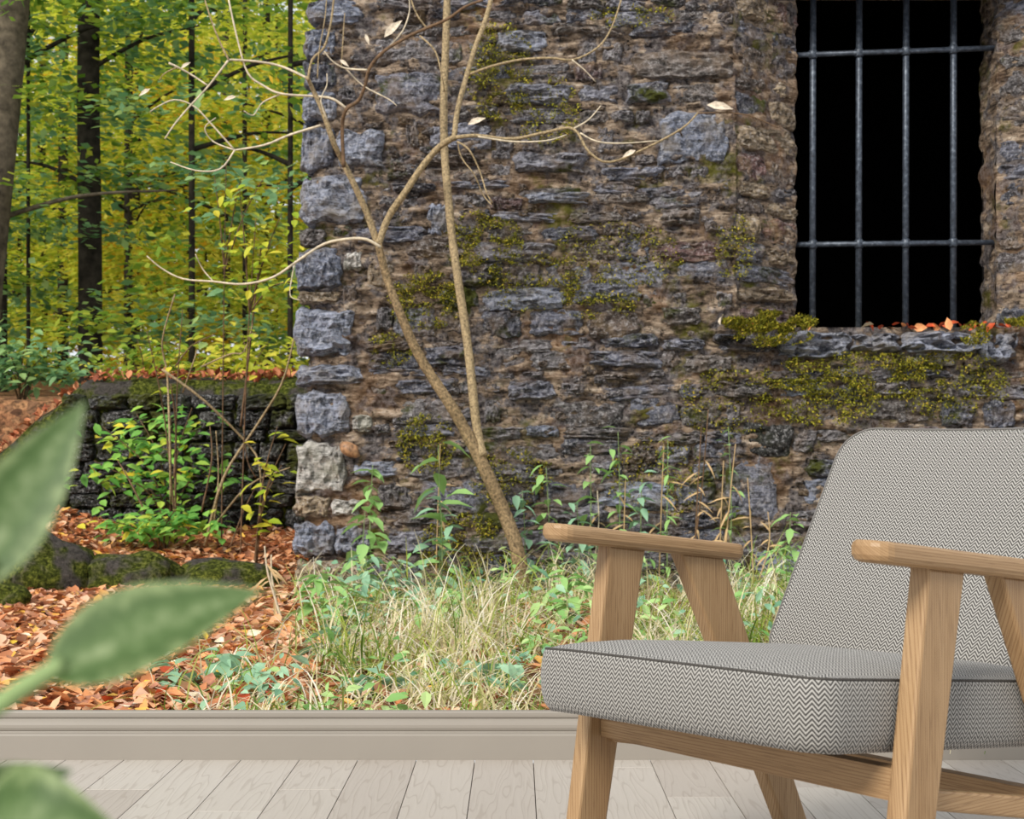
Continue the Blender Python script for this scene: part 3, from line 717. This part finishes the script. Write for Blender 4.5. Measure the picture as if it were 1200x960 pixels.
for i in range(21000):
    Y = 4.0 + (8.32 - 4.0) * R.random() ** 1.25; px = R.uniform(120, 1420); X = (px - CX) / F * Y
    if R.random() > grass_density(px, Y): continue
    clump = nz(X * 2.2, Y * 2.2, 5)
    if clump < -.05 and R.random() < .8: continue
    k = 'grass_green' if nz(X * 1.5, Y * 1.5, 20) + R.gauss(0, .35) > .22 else 'grass'
    h = R.choice((R.uniform(.05, .2), R.uniform(.1, .36))) * (1.0 + .8 * clump) * (.7 if Y < 5 else 1.1)
    blade(gm[k], X, Y, h, R.uniform(.2, 1.0) if R.random() < .5 else R.uniform(1., 1.9), R.uniform(0, 6.3), R.uniform(.0025, .0075), R.uniform(.7, 1.5))
tag(gm['grass'].build('dry_grass', M['grass']), 'straw-coloured tangled grass growing at the foot of the ruined wall', 'grass', kind='stuff')
tag(gm['grass_green'].build('green_grass', M['grass_green']), 'green grass tufts mixed into the straw at the ruined wall', 'grass', kind='stuff')

ug = {'weed': MB(), 'weed_cool': MB()}                 # little leaves of low plants woven through the grass
for i in range(3800):
    Y = 4.0 + 4.3 * R.random() ** 1.1; px = R.uniform(170, 1400); X = (px - CX) / F * Y
    if R.random() > grass_density(px, Y) or nz(X * 3, Y * 3, 40) < .0: continue
    z = gz(X, Y) + R.uniform(.02, .22) * (.6 if Y < 5.5 else 1.2); L = R.uniform(.03, .07)
    ug['weed_cool' if nz(X * 2, Y * 2, 60) > .05 else 'weed'].leaf((X, Y, z), (R.uniform(-1, 1), R.uniform(-1, .4), R.uniform(-.5, .5)), (R.gauss(0, .4), R.gauss(-.4, .4), 1), L, L * R.uniform(.4, .65), .2, .3)
tag(ug['weed'].build('undergrowth', M['weed']), 'small fresh green leaves growing through the dry grass', 'undergrowth', kind='stuff')
tag(ug['weed_cool'].build('bramble_undergrowth', M['weed_cool']), 'small blue-green bramble leaves growing through the dry grass', 'undergrowth', kind='stuff')

def stalk(px, py_top, px_b, Y, w, label, bend=0., mat='straw'):
    pb = P(px_b, 700, Y); zb = gz(pb.x, Y); pt = P(px, py_top, Y)
    mid = Vector(((pb.x + pt.x) / 2 + bend, Y, (zb + pt.z) / 2 + .05))
    t = thing('dry_stalk', label, 'stalk', (pb.x, Y, zb), 0, 'dry stalks at the ruined wall'); o = Vector((pb.x, Y, zb))
    b = MB(); p = smooth_line([Vector((0, 0, -.02)), mid - o, pt - o], 6)
    b.tube(p, [w * lerp(1, .5, i / (len(p) - 1)) for i in range(len(p))], 5); b.build('stem', M[mat], t, True)
    for k in range(5):
        b = MB(); b.leaf(p[4 + k], (R.uniform(-1, 1), R.uniform(-.6, .2), R.uniform(-.7, .3)), (0, -1, 1), R.uniform(.06, .14), .014, .3, .5); b.build('dry_leaf', M['straw'], t)
for a in ((830, 480, 806, 8.2, .006, .02, 'bark_dark'), (822, 500, 812, 8.15, .006, 0, 'bark_dark'), (848, 540, 842, 8.2, .005, 0, 'straw'), (862, 520, 846, 8.1, .005, 0, 'straw'), (778, 520, 772, 8.2, .005, 0, 'straw'),
          (900, 600, 880, 7.9, .005, .05, 'straw'), (733, 560, 730, 8.2, .005, 0, 'straw'), (310, 640, 335, 6.6, .007, -.03, 'twig'), (318, 650, 330, 6.7, .007, -.02, 'twig'), (876, 560, 884, 8.2, .005, 0, 'straw'),
          (516, 520, 510, 8.1, .004, 0, 'straw'), (700, 575, 690, 8.2, .005, .03, 'twig')):
    stalk(*a[:5], 'thin reddish-brown dead stalk standing against the ruined wall' if a[6] == 'bark_dark' else
          ('pale broken dead stalk among orange leaves by the ruin corner' if a[0] < 400 else 'thin straw-coloured dead stalk standing against the ruined wall'), a[5], a[6])

WLEAF = {}
def weed_leaf(mat, k):
    if (mat, k) not in WLEAF:
        b = MB(); b.leaf((0, 0, 0), (0, 1, 0), (0, 0, 1), 1., (.45, .6, .32)[k], .3, .35); WLEAF[(mat, k)] = mesh('leaf', b.v, b.f, M[mat], True)
    return WLEAF[(mat, k)]
def weed(px, py_top, Y, n_, ls, label, mat='weed', k=0, spread=.6, px_b=None):
    pb = P(px if px_b is None else px_b, 700, Y); zb = gz(pb.x, Y); top = P(px, py_top, Y); H = max(.05, top.z - zb)
    t = thing('weed', label, 'plant', (pb.x, Y, zb), 0, 'leafy weeds at the ruined wall')
    dx = top.x - pb.x; p = smooth_line([Vector((0, 0, -.02)), Vector((dx * .4 + R.uniform(-.02, .02), R.uniform(-.03, .03), H * .5)), Vector((dx, R.uniform(-.04, .02), H))], 5)
    b = MB(); b.tube(p, [.004 * lerp(1, .5, i / (len(p) - 1)) for i in range(len(p))], 5); b.build('stem', M['stemgreen'], t, True)
    az = R.uniform(0, 6)
    n_ = int(n_ * 1.7)
    for i in range(n_):
        q = lerp(.25, 1, i / max(1, n_ - 1)); c = p[min(len(p) - 1, int(q * (len(p) - 1)))] + Vector((R.gauss(0, .022), R.gauss(0, .015), R.gauss(0, .02)))
        az += 2.4 + R.uniform(-.4, .4); s_ = 1.3 * ls * lerp(1.1, .7, q) * R.uniform(.75, 1.15)
        link('leaf', weed_leaf(mat, k), t, c, (R.uniform(-.5, .45), R.uniform(-.4, .4), az), (s_, s_, s_))
for a in (
    (437, 545, 8.0, 18, .12, 'bushy pale green weed below the round brown stone in the wall', 'weed', 0), (428, 600, 7.9, 6, .14, 'weed with one oval pale leaf near the ruin corner', 'weed', 1),
    (514, 522, 7.9, 7, .2, 'tall weed with long drooping pale leaves beside the sapling stem', 'weed', 0), (516, 580, 7.8, 12, .12, 'leafy weed below the long-leaved one, by the sapling stem', 'weed_cool', 0),
    (640, 548, 8.2, 14, .1, 'green weed just past the sapling foot against the wall', 'weed', 0), (612, 575, 8.1, 12, .11, 'small-leaved weed touching the sapling foot', 'weed_cool', 0),
    (692, 520, 8.2, 12, .1, 'slender weed against the wall beside the tallest slender weed', 'weed', 0), (724, 506, 8.2, 14, .09, 'tallest slender weed against the wall beside a straw stalk', 'weed', 0),
    (782, 516, 8.2, 16, .08, 'fine-leaved weed beside the reddish dead stalks at the wall', 'weed', 2), (854, 500, 8.2, 14, .07, 'fine-leaved weed rising behind the straw stalks', 'weed', 2),
    (752, 560, 8.1, 14, .1, 'pale weed between the slender and fine-leaved weeds', 'weed_cool', 0), (676, 592, 8.0, 12, .1, 'low cool green weed between the sapling foot and slender weeds', 'weed_cool', 0),
    (926, 600, 8.1, 14, .1, 'pale green weed beside the chair back', 'weed', 0), (912, 640, 7.8, 14, .1, 'grassy weed low beside the chair back', 'weed', 2),
    (370, 668, 6.6, 20, .13, 'fresh green fern-like weed at the ruin corner base', 'weed', 2), (400, 690, 6.4, 18, .12, 'bright green weed in front of the ruin corner', 'weed', 2),
    (430, 650, 7.2, 12, .11, 'pale three-stemmed weed in front of the wall base', 'weed_cool', 0), (470, 655, 7.2, 12, .1, 'cool green weed in front of the dark wall base', 'weed_cool', 0),
    (385, 742, 5.6, 8, .16, 'low blue-green broad-leaved weed in the straw grass', 'weed_cool', 1), (440, 800, 4.7, 9, .12, 'blue-green broad-leaved weed by the skirting, in dry grass', 'weed_cool', 1),
    (262, 768, 4.9, 10, .11, 'blue-green bramble weed among orange leaves by the skirting', 'weed_cool', 1), (205, 782, 4.8, 9, .10, 'small blue-green bramble weed deep in orange leaves', 'weed_cool', 1),
    (300, 790, 4.6, 8, .09, 'low bramble weed where leaves meet the straw grass', 'weed_cool', 1), (540, 690, 6.6, 12, .1, 'green weed in the grass below the sapling foot', 'weed', 0),
    (660, 670, 6.8, 12, .12, 'bright green weed beside the chair arm post', 'weed', 0), (590, 780, 4.9, 9, .1, 'blue-green weed in grass close to the seat cushion', 'weed_cool', 1),
    (510, 790, 4.8, 9, .09, 'pale green weed in dry grass near the skirting middle', 'weed', 1), (890, 690, 7., 12, .1, 'green weed between the chair arm and the backrest', 'weed', 0)):
    weed(*a)

# ---------------------------------------------------------------- shrubs and twigs by the low wall
def shrub(name, label, px, Y, tips, n_leaf, ls, mat, spread, woody='bark_dark', cat='shrub'):
    b0 = P(px, 640, Y); z0 = gz(b0.x, Y); o = Vector((b0.x, Y, z0)); t = thing(name, label, cat, o)
    fo = MB(); trunk_p = None
    for (tx, ty) in tips:
        tip = P(tx, ty, Y + R.uniform(-.25, .25)) - o
        rs = .006 if cat == 'tree' else .009
        p = smooth_line([Vector((R.uniform(-.04, .04), 0, -.03)), Vector((tip.x * .3, tip.y * .4, tip.z * .6)), tip], 8)
        if cat == 'tree':
            if trunk_p is None: trunk_p = p
            else: p = smooth_line([trunk_p[10], trunk_p[10].lerp(tip, .5) + Vector((0, 0, .06)), tip], 8)
        b = MB(); b.tube(p, [lerp(rs, .0025, i / (len(p) - 1)) for i in range(len(p))], 5); b.build('stem', M[woody], t, True)
        for i in range(n_leaf):
            c = p[int(lerp(.45, 1, R.random()) * (len(p) - 1))] + Vector((R.gauss(0, spread), R.gauss(0, spread * .6), R.gauss(0, spread * .22)))
            fo.leaf(c, (R.uniform(-1, 1), R.uniform(-1, .3), R.uniform(-.35, .15)), (R.gauss(0, .3), R.gauss(-.3, .3), 1), ls * R.uniform(.7, 1.2), ls * .62, .2, .2)
    tag(fo.build('foliage', M[mat], t), kind='stuff')
shrub('shrub', 'green-leaved shrub growing against the low dry-stone wall', 200, 10.4, [(120, 500), (160, 485), (200, 490), (225, 478), (110, 540), (150, 555), (240, 545)], 48, .10, 'leaf_shrub', .20)
shrub('shrub', 'low green shrub with a few yellow leaves at the foot of the low wall', 190, 9.8, [(130, 610), (165, 600), (205, 598), (235, 606), (190, 615)], 44, .095, 'leaf_shrub', .17)
shrub('shrub', 'sparse shrub with lime-yellow drooping leaves beside the ruin corner', 300, 9.3, [(325, 500), (335, 520), (318, 560), (310, 590), (330, 545)], 7, .10, 'leaf_bright', .06)
shrub('young_tree', 'thin young tree with lime leaves in front of the forest, by the ruin edge', 286, 9.6, [(300, 255), (330, 250), (280, 215), (318, 285), (340, 330)], 26, .085, 'leaf_bright', .13, cat='tree')
shrub('young_tree', 'thin young tree with cool green leaves high beside the ruin edge', 262, 10.0, [(265, 190), (285, 200), (308, 210), (250, 198)], 13, .11, 'leaf_teal', .12, cat='tree')
shrub('shrub', 'leggy bare shrub with a tuft of lime leaves on its tip', 203, 9.9, [(172, 388), (214, 362)], 7, .085, 'leaf_bright', .05)
shrub('shrub', 'cool green shrub spreading behind the sloping end of the low wall', 25, 12.6, [(-30, 410), (0, 395), (30, 400), (60, 410), (10, 430), (45, 432), (75, 425)], 60, .11, 'leaf_teal', .26)
shrub('shrub', 'mid-green shrub behind the low wall between dark forest trunks', 170, 14.0, [(130, 405), (160, 395), (195, 400), (220, 412), (150, 425)], 50, .11, 'leaf_green', .30)
shrub('shrub', 'yellow-green shrub behind the low wall close to the ruin', 290, 13.5, [(255, 405), (285, 392), (315, 400), (340, 410), (300, 425)], 50, .11, 'leaf_lime', .28)
tw = thing('bare_bush', 'tangle of bare brown twigs leaning before the low dry-stone wall', 'bush', (P(262, 640, 9.7).x, 9.7, gz(P(262, 640, 9.7).x, 9.7)))
for pts, w in (([(240, 640), (262, 560), (300, 500), (330, 450), (345, 395)], 4), ([(190, 433), (240, 470), (290, 520), (304, 545), (306, 590)], 3.5), ([(282, 500), (290, 430), (300, 340), (306, 290)], 3),
               ([(250, 620), (256, 560), (253, 505)], 2.6), ([(236, 600), (248, 540), (246, 500)], 2.4), ([(245, 625), (290, 570), (340, 548)], 3), ([(200, 590), (199, 520), (196, 440), (190, 400), (205, 345)], 3.4),
               ([(214, 460), (228, 420), (230, 410)], 2), ([(236, 430), (270, 415), (286, 412), (296, 380)], 2.4), ([(204, 560), (206, 500), (200, 450)], 3), ([(300, 560), (290, 540), (285, 500)], 2), ([(170, 600), (150, 560), (138, 540)], 2.5),
               ([(205, 430), (225, 405), (252, 392)], 2), ([(270, 640), (285, 600), (300, 570)], 2)):
    o = limb('twig', tw, pts, w, w * .55, 9.7, None, 'bark_dark' if R.random() < .6 else 'bark', 5, .12); o.location = -Vector(tw.location)

# ---------------------------------------------------------------- the forest
def tree_foliage(seed, n_spray, z0, z1, rad, lsize, per):
    r = random.Random(seed); b = MB()
    for s_ in range(n_spray):
        a = r.uniform(0, 2 * PI); q = rad * math.sqrt(r.uniform(.04, 1)); c = Vector((q * math.cos(a), q * math.sin(a), r.uniform(z0, z1)))
        out = Vector((math.cos(a), math.sin(a), -.15)); sr = r.uniform(.45, .95)
        for i in range(per):
            aa, rr = r.uniform(0, 2 * PI), sr * math.sqrt(r.random())
            p = c + Vector((rr * math.cos(aa), rr * math.sin(aa), r.gauss(0, .07) - .18 * rr))
            L = lsize * r.uniform(.7, 1.25)
            b.leaf4(p, (out.x + r.uniform(-.9, .9), out.y + r.uniform(-.9, .9), r.uniform(-.5, .1)), (r.gauss(0, .45), r.gauss(0, .45), 1), L, L * .62)
    return b
FOL = {}
def foliage_mesh(k, mat, cls):
    if (k, mat, cls) not in FOL:
        if (k, cls) not in FOL:
            FOL[(k, cls)] = tree_foliage(100 + k + 10 * cls, *((50, .4, 6.5, 1.9, .14, 62), (95, .1, 12, 3.2, .24, 56))[cls])
        b = FOL[(k, cls)]; FOL[(k, mat, cls)] = mesh('foliage', b.v, b.f, M[mat])
    return FOL[(k, mat, cls)]
TRUNK = {}
def trunk_mesh(k, mat):
    if (k, mat) not in TRUNK:
        r = random.Random(k); b = MB(); H = 16
        pts = [Vector((.12 * r.gauss(0, 1) * (i > 0), .1 * r.gauss(0, 1) * (i > 0), H * i / 8 - .3)) for i in range(9)]
        b.tube(smooth_line(pts, 3), [lerp(1., .55, i / 24) * (1.25 if i == 0 else 1) for i in range(25)], 10)
        TRUNK[(k, mat)] = mesh('trunk', b.v, b.f, M[mat], True)
    return TRUNK[(k, mat)]
KIND = {'leaf_green': 'slender forest tree with mid-green leaves beyond the low wall', 'leaf_teal': 'slender forest tree with cool blue-green leaves beyond the low wall',
        'leaf_lime': 'slender forest tree with yellow-green autumn leaves beyond the low wall', 'leaf_gold': 'slender forest tree with golden autumn leaves beyond the low wall'}
def tree(px, Y, wpx, mat, cls, label=None, bark='trunk', lean=0., fol=True, zlift=0.):
    X = (px - CX) / F * Y; z = gz(X, Y); r = wpx / 2 * Y / F
    t = thing('forest_tree', label or KIND[mat].replace('beyond the low wall', 'at the forest edge behind the low wall' if Y < 20 else ('in the middle rows of the forest' if Y < 36 else 'far back in the forest')), 'tree', (X, Y, z), 0, 'trees of the forest')
    tr = trunk_mesh(R.randrange(4), bark)
    link('trunk', tr, t, (0, 0, 0), (0, lean, R.uniform(0, 6)) if not lean else (0, lean, 0), (r, r, 1))
    for i in range(3):
        a = R.uniform(0, 6.3); z1 = R.uniform(1.2, 5); L = R.uniform(1.2, 2.2); b = MB()
        p = smooth_line([Vector((math.tan(lean) * z1, 0, z1)), Vector((math.cos(a) * L * .5, math.sin(a) * L * .5, z1 + .35)), Vector((math.cos(a) * L, math.sin(a) * L, z1 + .5))], 4)
        b.tube(p, [lerp(.035, .01, k / 8) for k in range(9)], 5); b.build('branch', M[bark], t, True)
    if fol:
        tag(link('foliage', foliage_mesh(R.randrange(4), mat, cls), t, (0, 0, zlift), (0, 0, R.uniform(0, 6.3))), kind='stuff')
tree(-30, 15.5, 40, 'leaf_green', 0, 'thick grey leaning trunk of a near forest tree', 'trunk_grey', .10, True, 3.)
tree(106, 17.5, 30, 'leaf_green', 0, 'straight dark thick-trunked tree in the middle of the forest', 'trunk', .0, True, 3.6)
tree(2, 18, 14, 'leaf_teal', 0, 'dark narrow-trunked tree beside the grey leaning trunk', 'trunk', 0., True, 1.0)
for a in ((150, 24, 11, 'leaf_lime', 0), (74, 27, 13, 'leaf_lime', 0), (158, 30, 12, 'leaf_gold', 0), (265, 28, 10, 'leaf_lime', 0), (218, 32, 8, 'leaf_green', 0), (50, 34, 11, 'leaf_lime', 0), (312, 34, 12, 'leaf_lime', 0), (185, 36, 7, 'leaf_lime', 0)):
    tree(*a, zlift=R.uniform(.5, 2.))
mats = ['leaf_green', 'leaf_lime', 'leaf_lime', 'leaf_gold', 'leaf_lime', 'leaf_green', 'leaf_lime', 'leaf_green']
for Y, xs_, cls in ((16.5, (-190, 30, 225, 335), 0), (21, (-260, -60, 130, 300, 400), 0), (26, (-160, 15, 90, 240, 370), 0), (33, (-250, -80, 40, 140, 235, 330, 430), 1), (41, (-200, -40, 70, 180, 280, 380), 1), (52, (-260, -120, 0, 110, 210, 320, 430), 1), (60, (-200, -70, 20, 80, 140, 200, 260, 330), 1), (72, (-160, -40, 50, 110, 170, 230, 300, 380), 1)):
    for x in xs_:
        mt = R.choice(('leaf_teal', 'leaf_green', 'leaf_lime', 'leaf_gold') if Y < 18 else mats)
        tree(x + R.uniform(-20, 20), Y + R.uniform(-1.5, 1.5), R.uniform(4, 9) * (20 / Y) ** .6, mt, cls, zlift=-.2 if cls == 0 else R.choice((-.3, -.3, 2.)))

# ---------------------------------------------------------------- armchair
sf, sn = 650., 812.5
far = Vector(((722 - CX) / sf, F / sf, 0)); near = Vector(((1092 - CX) / sn, F / sn, 0))
W = (near - far).length; ang = math.atan2(near.y - far.y, near.x - far.x)
# chair frame: local x runs from one front leg to the other, local y from front to back
chair = thing('armchair', 'grey herringbone armchair with oak legs and armrests standing on the plank floor', 'armchair', far, ang)
def bevel_prism(outline, x0, x1, bev=.006, grain='z'):
    """outline in (y, z); thickness along x, edges rounded"""
    b = MB(); n_ = len(outline); cy = sum(p[0] for p in outline) / n_; cz = sum(p[1] for p in outline) / n_
    def inset(d):
        out = []
        for i in range(n_):
            p0, p1, p2 = Vector(outline[i - 1]), Vector(outline[i]), Vector(outline[(i + 1) % n_])
            e1, e2 = (p1 - p0).normalized(), (p2 - p1).normalized()
            n1, n2 = Vector((-e1.y, e1.x)), Vector((-e2.y, e2.x)); m_ = (n1 + n2)
            m_ = m_ / max(.4, m_.dot(n1)) if m_.length > 1e-6 else n1
            out.append(p1 + m_ * d)
        return out
    area = sum(outline[i - 1][0] * outline[i][1] - outline[i][0] * outline[i - 1][1] for i in range(n_))
    sg = 1 if area > 0 else -1
    rings = [(x0, bev), (x0 + bev * .3, bev * .3), (x0 + bev, 0), (x1 - bev, 0), (x1 - bev * .3, bev * .3), (x1, bev)]
    vs_ = []; uv = []; per = [0]
    for i in range(n_): per.append(per[-1] + (Vector(outline[(i + 1) % n_]) - Vector(outline[i])).length)
    for x, d in rings:
        for p in inset(d * sg):
            vs_.append(Vector((x, p.x, p.y)))
            uv.append((p.x + x * .83, p.y) if grain == 'z' else (p.y + x * .83, p.x))
    fs = [(k * n_ + i, k * n_ + (i + 1) % n_, (k + 1) * n_ + (i + 1) % n_, (k + 1) * n_ + i) for k in range(5) for i in range(n_)]
    fs += [tuple(range(n_))[::-1], tuple(5 * n_ + i for i in range(n_))]
    if sg < 0: fs = [f[::-1] for f in fs]
    b.add(vs_, fs, uv); return b
TH = .017
def arm_z(y): return .641 - .1125 * y                # top of the armrest
for x in (0., W):
    bevel_prism([(-.128, 0), (-.062, 0), (.058, arm_z(.058) - .029), (-.030, arm_z(-.03) - .029)], x - TH, x + TH, .005).build('front_leg', M['oak'], chair)
    bevel_prism([(.462, 0), (.528, 0), (.262, arm_z(.262) - .029), (.150, arm_z(.15) - .029)], x - TH, x + TH, .005).build('rear_leg', M['oak'], chair)
    # armrest: plank with rounded ends, tilted back
    b = MB(); out = []; hw = .034
    for k in range(9): a = PI / 2 + PI * k / 8; out.append((-.16 + .028 + .028 * math.cos(a), hw * math.sin(a)))
    for k in range(9): a = -PI / 2 + PI * k / 8; out.append((.317 - .026 + .026 * math.cos(a), hw * math.sin(a)))
    rings = [(-.031, .72), (-.027, .90), (-.020, 1.), (-.008, 1.), (-.003, .95), (0, .84)]
    vs_ = []; uv = []
    for dz, s_ in rings:
        for (yy, xx) in out:
            y2 = yy + (0.0 if s_ == 1 else (1 - s_) * (.03 if yy < 0 else -.03)); vs_.append(Vector((x + xx * s_, y2, arm_z(yy) + dz))); uv.append((xx + dz * 1.3 + .2, yy))
    n_ = len(out)
    b.add(vs_, [(k * n_ + i, k * n_ + (i + 1) % n_, (k + 1) * n_ + (i + 1) % n_, (k + 1) * n_ + i)[::-1] for k in range(5) for i in range(n_)] + [tuple(range(n_)), tuple(5 * n_ + i for i in range(n_))[::-1]], uv)
    b.build('armrest', M['oak'], chair)
    sg = 1 if x == 0 else -1
    bevel_prism([(-.029, .297), (-.029, .267), (.41, .178), (.41, .215)], x + sg * .019 - .010, x + sg * .019 + .010, .004, 'y').build('side_rail', M['oak'], chair)
def cross_rail(y0, y1, z0, z1, name):
    b = bevel_prism([(y0, z0), (y1, z0), (y1, z1), (y0, z1)], TH, W - TH, .004)
    b.uv = [(v_.z + v_.y * .8, v_.x) for v_ in b.v]; return b.build(name, M['oak'], chair)
cross_rail(-.055, -.03, .279, .326, 'front_rail'); cross_rail(.385, .41, .18, .225, 'rear_rail')

def cushion(name, x0, x1, l0, l1, th, rc, place, crown=.03, seam_mat='seam'):
    """rounded pad: plan (x, l), thickness direction t in 0..th; place(x, l, t) -> chair coordinates"""
    cx_, cl = (x0 + x1) / 2, (l0 + l1) / 2; hx, hl = (x1 - x0) / 2, (l1 - l0) / 2
    out = []
    for (sx, sl_, a0) in ((1, 1, 0), (-1, 1, PI / 2), (-1, -1, PI), (1, -1, 3 * PI / 2)):
        for k in range(9):
            a = a0 + PI / 2 * k / 8; out.append((sx * (hx - rc) + rc * math.cos(a), sl_ * (hl - rc) + rc * math.sin(a)))
    dense = []
    for i in range(len(out)):
        p, q = out[i], out[(i + 1) % len(out)]; m_ = max(1, int(math.hypot(q[0] - p[0], q[1] - p[1]) / .04))
        for k in range(m_): dense.append((lerp(p[0], q[0], k / m_), lerp(p[1], q[1], k / m_)))
    out = dense; n_ = len(out)
    rings = [(0, .55, 0), (0, .965, 0), (.12, .992, 0), (.3, 1.004, 0), (.55, 1.008, 0), (.8, 1.003, 0), (.95, .996, 0), (1., .986, 0), (1.0, .975, .04), (1., .93, .25), (1., .85, .45), (1., .7, .72), (1., .5, .9), (1., .25, .98), (1., .06, 1.)]
    b = MB(); vs_ = []; uv = []; seam = []
    for (tt, s_, cr) in rings:
        for (ox, ol) in out:
            # inset by distance so the rim keeps its width
            x = cx_ + ox * s_ if s_ < .96 else cx_ + ox - (1 - s_) * hx * (ox / max(abs(ox), 1e-6)) * min(1, abs(ox) / hx) ** 3
            l = cl + ol * s_ if s_ < .96 else cl + ol - (1 - s_) * hl * (ol / max(abs(ol), 1e-6)) * min(1, abs(ol) / hl) ** 3
            t = tt * th + crown * cr
            vs_.append(place(x, l, t))
            side = 0 < tt < 1
            on_x = abs(ox) / hx > abs(ol) / hl if True else 0
            uv.append((x, l) if not side else ((l, t) if on_x else (x, t)))
            if abs(tt - 1) < 1e-6 and abs(s_ - .986) < 1e-6: seam.append(place(x, l, t + .0005))
    fs = [(k * n_ + i, k * n_ + (i + 1) % n_, (k + 1) * n_ + (i + 1) % n_, (k + 1) * n_ + i) for k in range(len(rings) - 1) for i in range(n_)]
    fs += [tuple(range(n_))[::-1], tuple((len(rings) - 1) * n_ + i for i in range(n_))]
    arc = [0.]
    for i in range(n_): arc.append(arc[-1] + math.dist(out[i], out[(i + 1) % n_]))
    me = mesh(name, vs_, fs, M['fabric'], True)
    ul = me.uv_layers.new(name='UVMap')
    for p in me.polygons:                            # fabric runs straight over each side: project by the side it lies on
        nring = min(v_ // n_ for v_ in p.vertices)
        i0 = sum(((v_ % n_) for v_ in p.vertices)) / len(p.vertices)
        ox, ol = out[p.vertices[0] % n_]
        mx = [rings[v_ // n_] for v_ in p.vertices]
        for li, v_ in zip(p.loop_indices, p.vertices):
            tt, s_, cr = rings[v_ // n_]; o_ = out[v_ % n_]
            x, l, t = cx_ + o_[0] * min(1, s_), cl + o_[1] * min(1, s_), tt * th + crown * cr
            if nring >= 7 or nring < 1: ul.data[li].uv = (x, l)
            else:
                i_ = v_ % n_; wrap = i_ == 0 and any(w_ % n_ == n_ - 1 for w_ in p.vertices)
                ul.data[li].uv = (arc[n_] if wrap else arc[i_], t)
    o = link(name, me, chair)
    sb = MB(); sb.tube(seam + [seam[0]], .0022, 5, False); link('seam', mesh('seam', sb.v, sb.f, M[seam_mat], True), o)
    return o
SX0, SX1 = .024, W - .024
def seat_place(x, l, t):
    drop = .012 * (1 - min(1, (x - SX0) / .08)) if x < SX0 + .08 else 0
    q = t - .118
    return Vector((x, l, (.347 - .10 * (l + .2)) + t + .016 * (x - SX0) / (SX1 - SX0) - drop * .3))
cushion('seat', SX0, SX1, -.222, .46, .104, .055, seat_place, .028)
BDIR = Vector((0, .50, .866)); BN = Vector((0, -.866, .50))
B0 = Vector((0, .405, .345))
def back_place(x, l, t):
    bow = .02 * ((x - W / 2) / (W / 2)) ** 2
    return Vector((x, 0, 0)) + B0 + BDIR * l + BN * (t - .03 + bow)
cushion('backrest', SX0 - .016, SX1 + .016, 0., .545, .055, .075, back_place, .012, seam_mat='fabric')

# ---------------------------------------------------------------- houseplant close to the camera
pp = Vector((-.34, .45, 0))
plant = thing('houseplant', 'tall potted houseplant with broad soft green leaves', 'plant', pp)
def lathe(profile, seg=28):
    b = MB(); b.add([Vector((r * math.cos(2 * PI * k / seg), r * math.sin(2 * PI * k / seg), z)) for r, z in profile for k in range(seg)],
                    [(j * seg + k, j * seg + (k + 1) % seg, (j + 1) * seg + (k + 1) % seg, (j + 1) * seg + k) for j in range(len(profile) - 1) for k in range(seg)])
    return b
lathe([(.0, 0), (.085, 0), (.095, .02), (.115, .22), (.12, .235), (.108, .235), (.104, .19)]).build('pot', M['pot'], plant, True)
lathe([(.105, .2), (.05, .21), (0, .212)]).build('soil', M['soil'], plant, True)
def stem(pts, r0, r1):
    b = MB(); p = smooth_line([Vector(q) - pp for q in pts], 8); b.tube(p, [lerp(r0, r1, i / (len(p) - 1)) for i in range(len(p))], 8); return b.build('stem', M['stemgreen'], plant, True)
def big_leaf(base, tip, width, face, sag=.12, cup=.22, wave=.0):
    base, tip = Vector(base) - pp, Vector(tip) - pp; d = tip - base; L = d.length; d.normalize()
    face = Vector(face); sd = d.cross(face).normalized(); up = sd.cross(d); b = MB(); vs_ = []; uv = []; N, K = 18, 8
    for i in range(N + 1):
        t = i / N; prof_ = (math.sin(PI * t ** .78) ** .85) * (1 - .25 * t) if 0 < t < 1 else 0
        c = base + d * (L * t) + up * (sag * L * (math.sin(PI * t) * .6 - t * t * .2))
        for k in range(K + 1):
            s_ = -1 + 2 * k / K; w_ = width * .5 * max(prof_, .02)
            vs_.append(c + sd * (s_ * w_) + up * (cup * w_ * s_ * s_ + wave * w_ * math.sin(t * 12) * s_ * s_)); uv.append((k / K, t))
    fs = [(i * (K + 1) + k, i * (K + 1) + k + 1, (i + 1) * (K + 1) + k + 1, (i + 1) * (K + 1) + k) for i in range(N) for k in range(K)]
    b.add(vs_, fs, uv); o = b.build('leaf', M['bigleaf'], plant, True)
    m_ = MB(); m_.tube([vs_[i * (K + 1) + K // 2] - up * .0012 for i in range(0, N + 1, 3)], [.0014 * (1 - .12 * i) for i in range(7)], 5); m_.build('midrib', M['stemgreen'], o, True)
    return o
D = .45
def L3(px, py, dY=0): return P(px, py, D + dY)
trunk_top = L3(-150, 1100)
stem([(pp.x, pp.y, .2), (pp.x + .03, pp.y, .4), trunk_top], .008, .006)
stem([trunk_top, L3(-60, 880), L3(10, 818), L3(75, 778)], .0036, .003)
big_leaf(L3(52, 792), L3(307, 690, .02), .040, (-.2, -.75, .65), .05, .2)
stem([trunk_top, L3(-90, 850), L3(-40, 720), L3(-12, 655)], .0036, .0022)
big_leaf(L3(-40, 690), L3(99, 470, .02), .029, (.2, -.9, .3), .05, .2)
stem([trunk_top, L3(-80, 1020), L3(-30, 985)], .0036, .0022)
big_leaf(L3(-45, 985), L3(150, 985, -.02), .040, (.1, -.75, .66), .35, .15)
big_leaf(L3(-60, 960), L3(85, 900, .04), .024, (.1, -.6, .8), .1, .2)
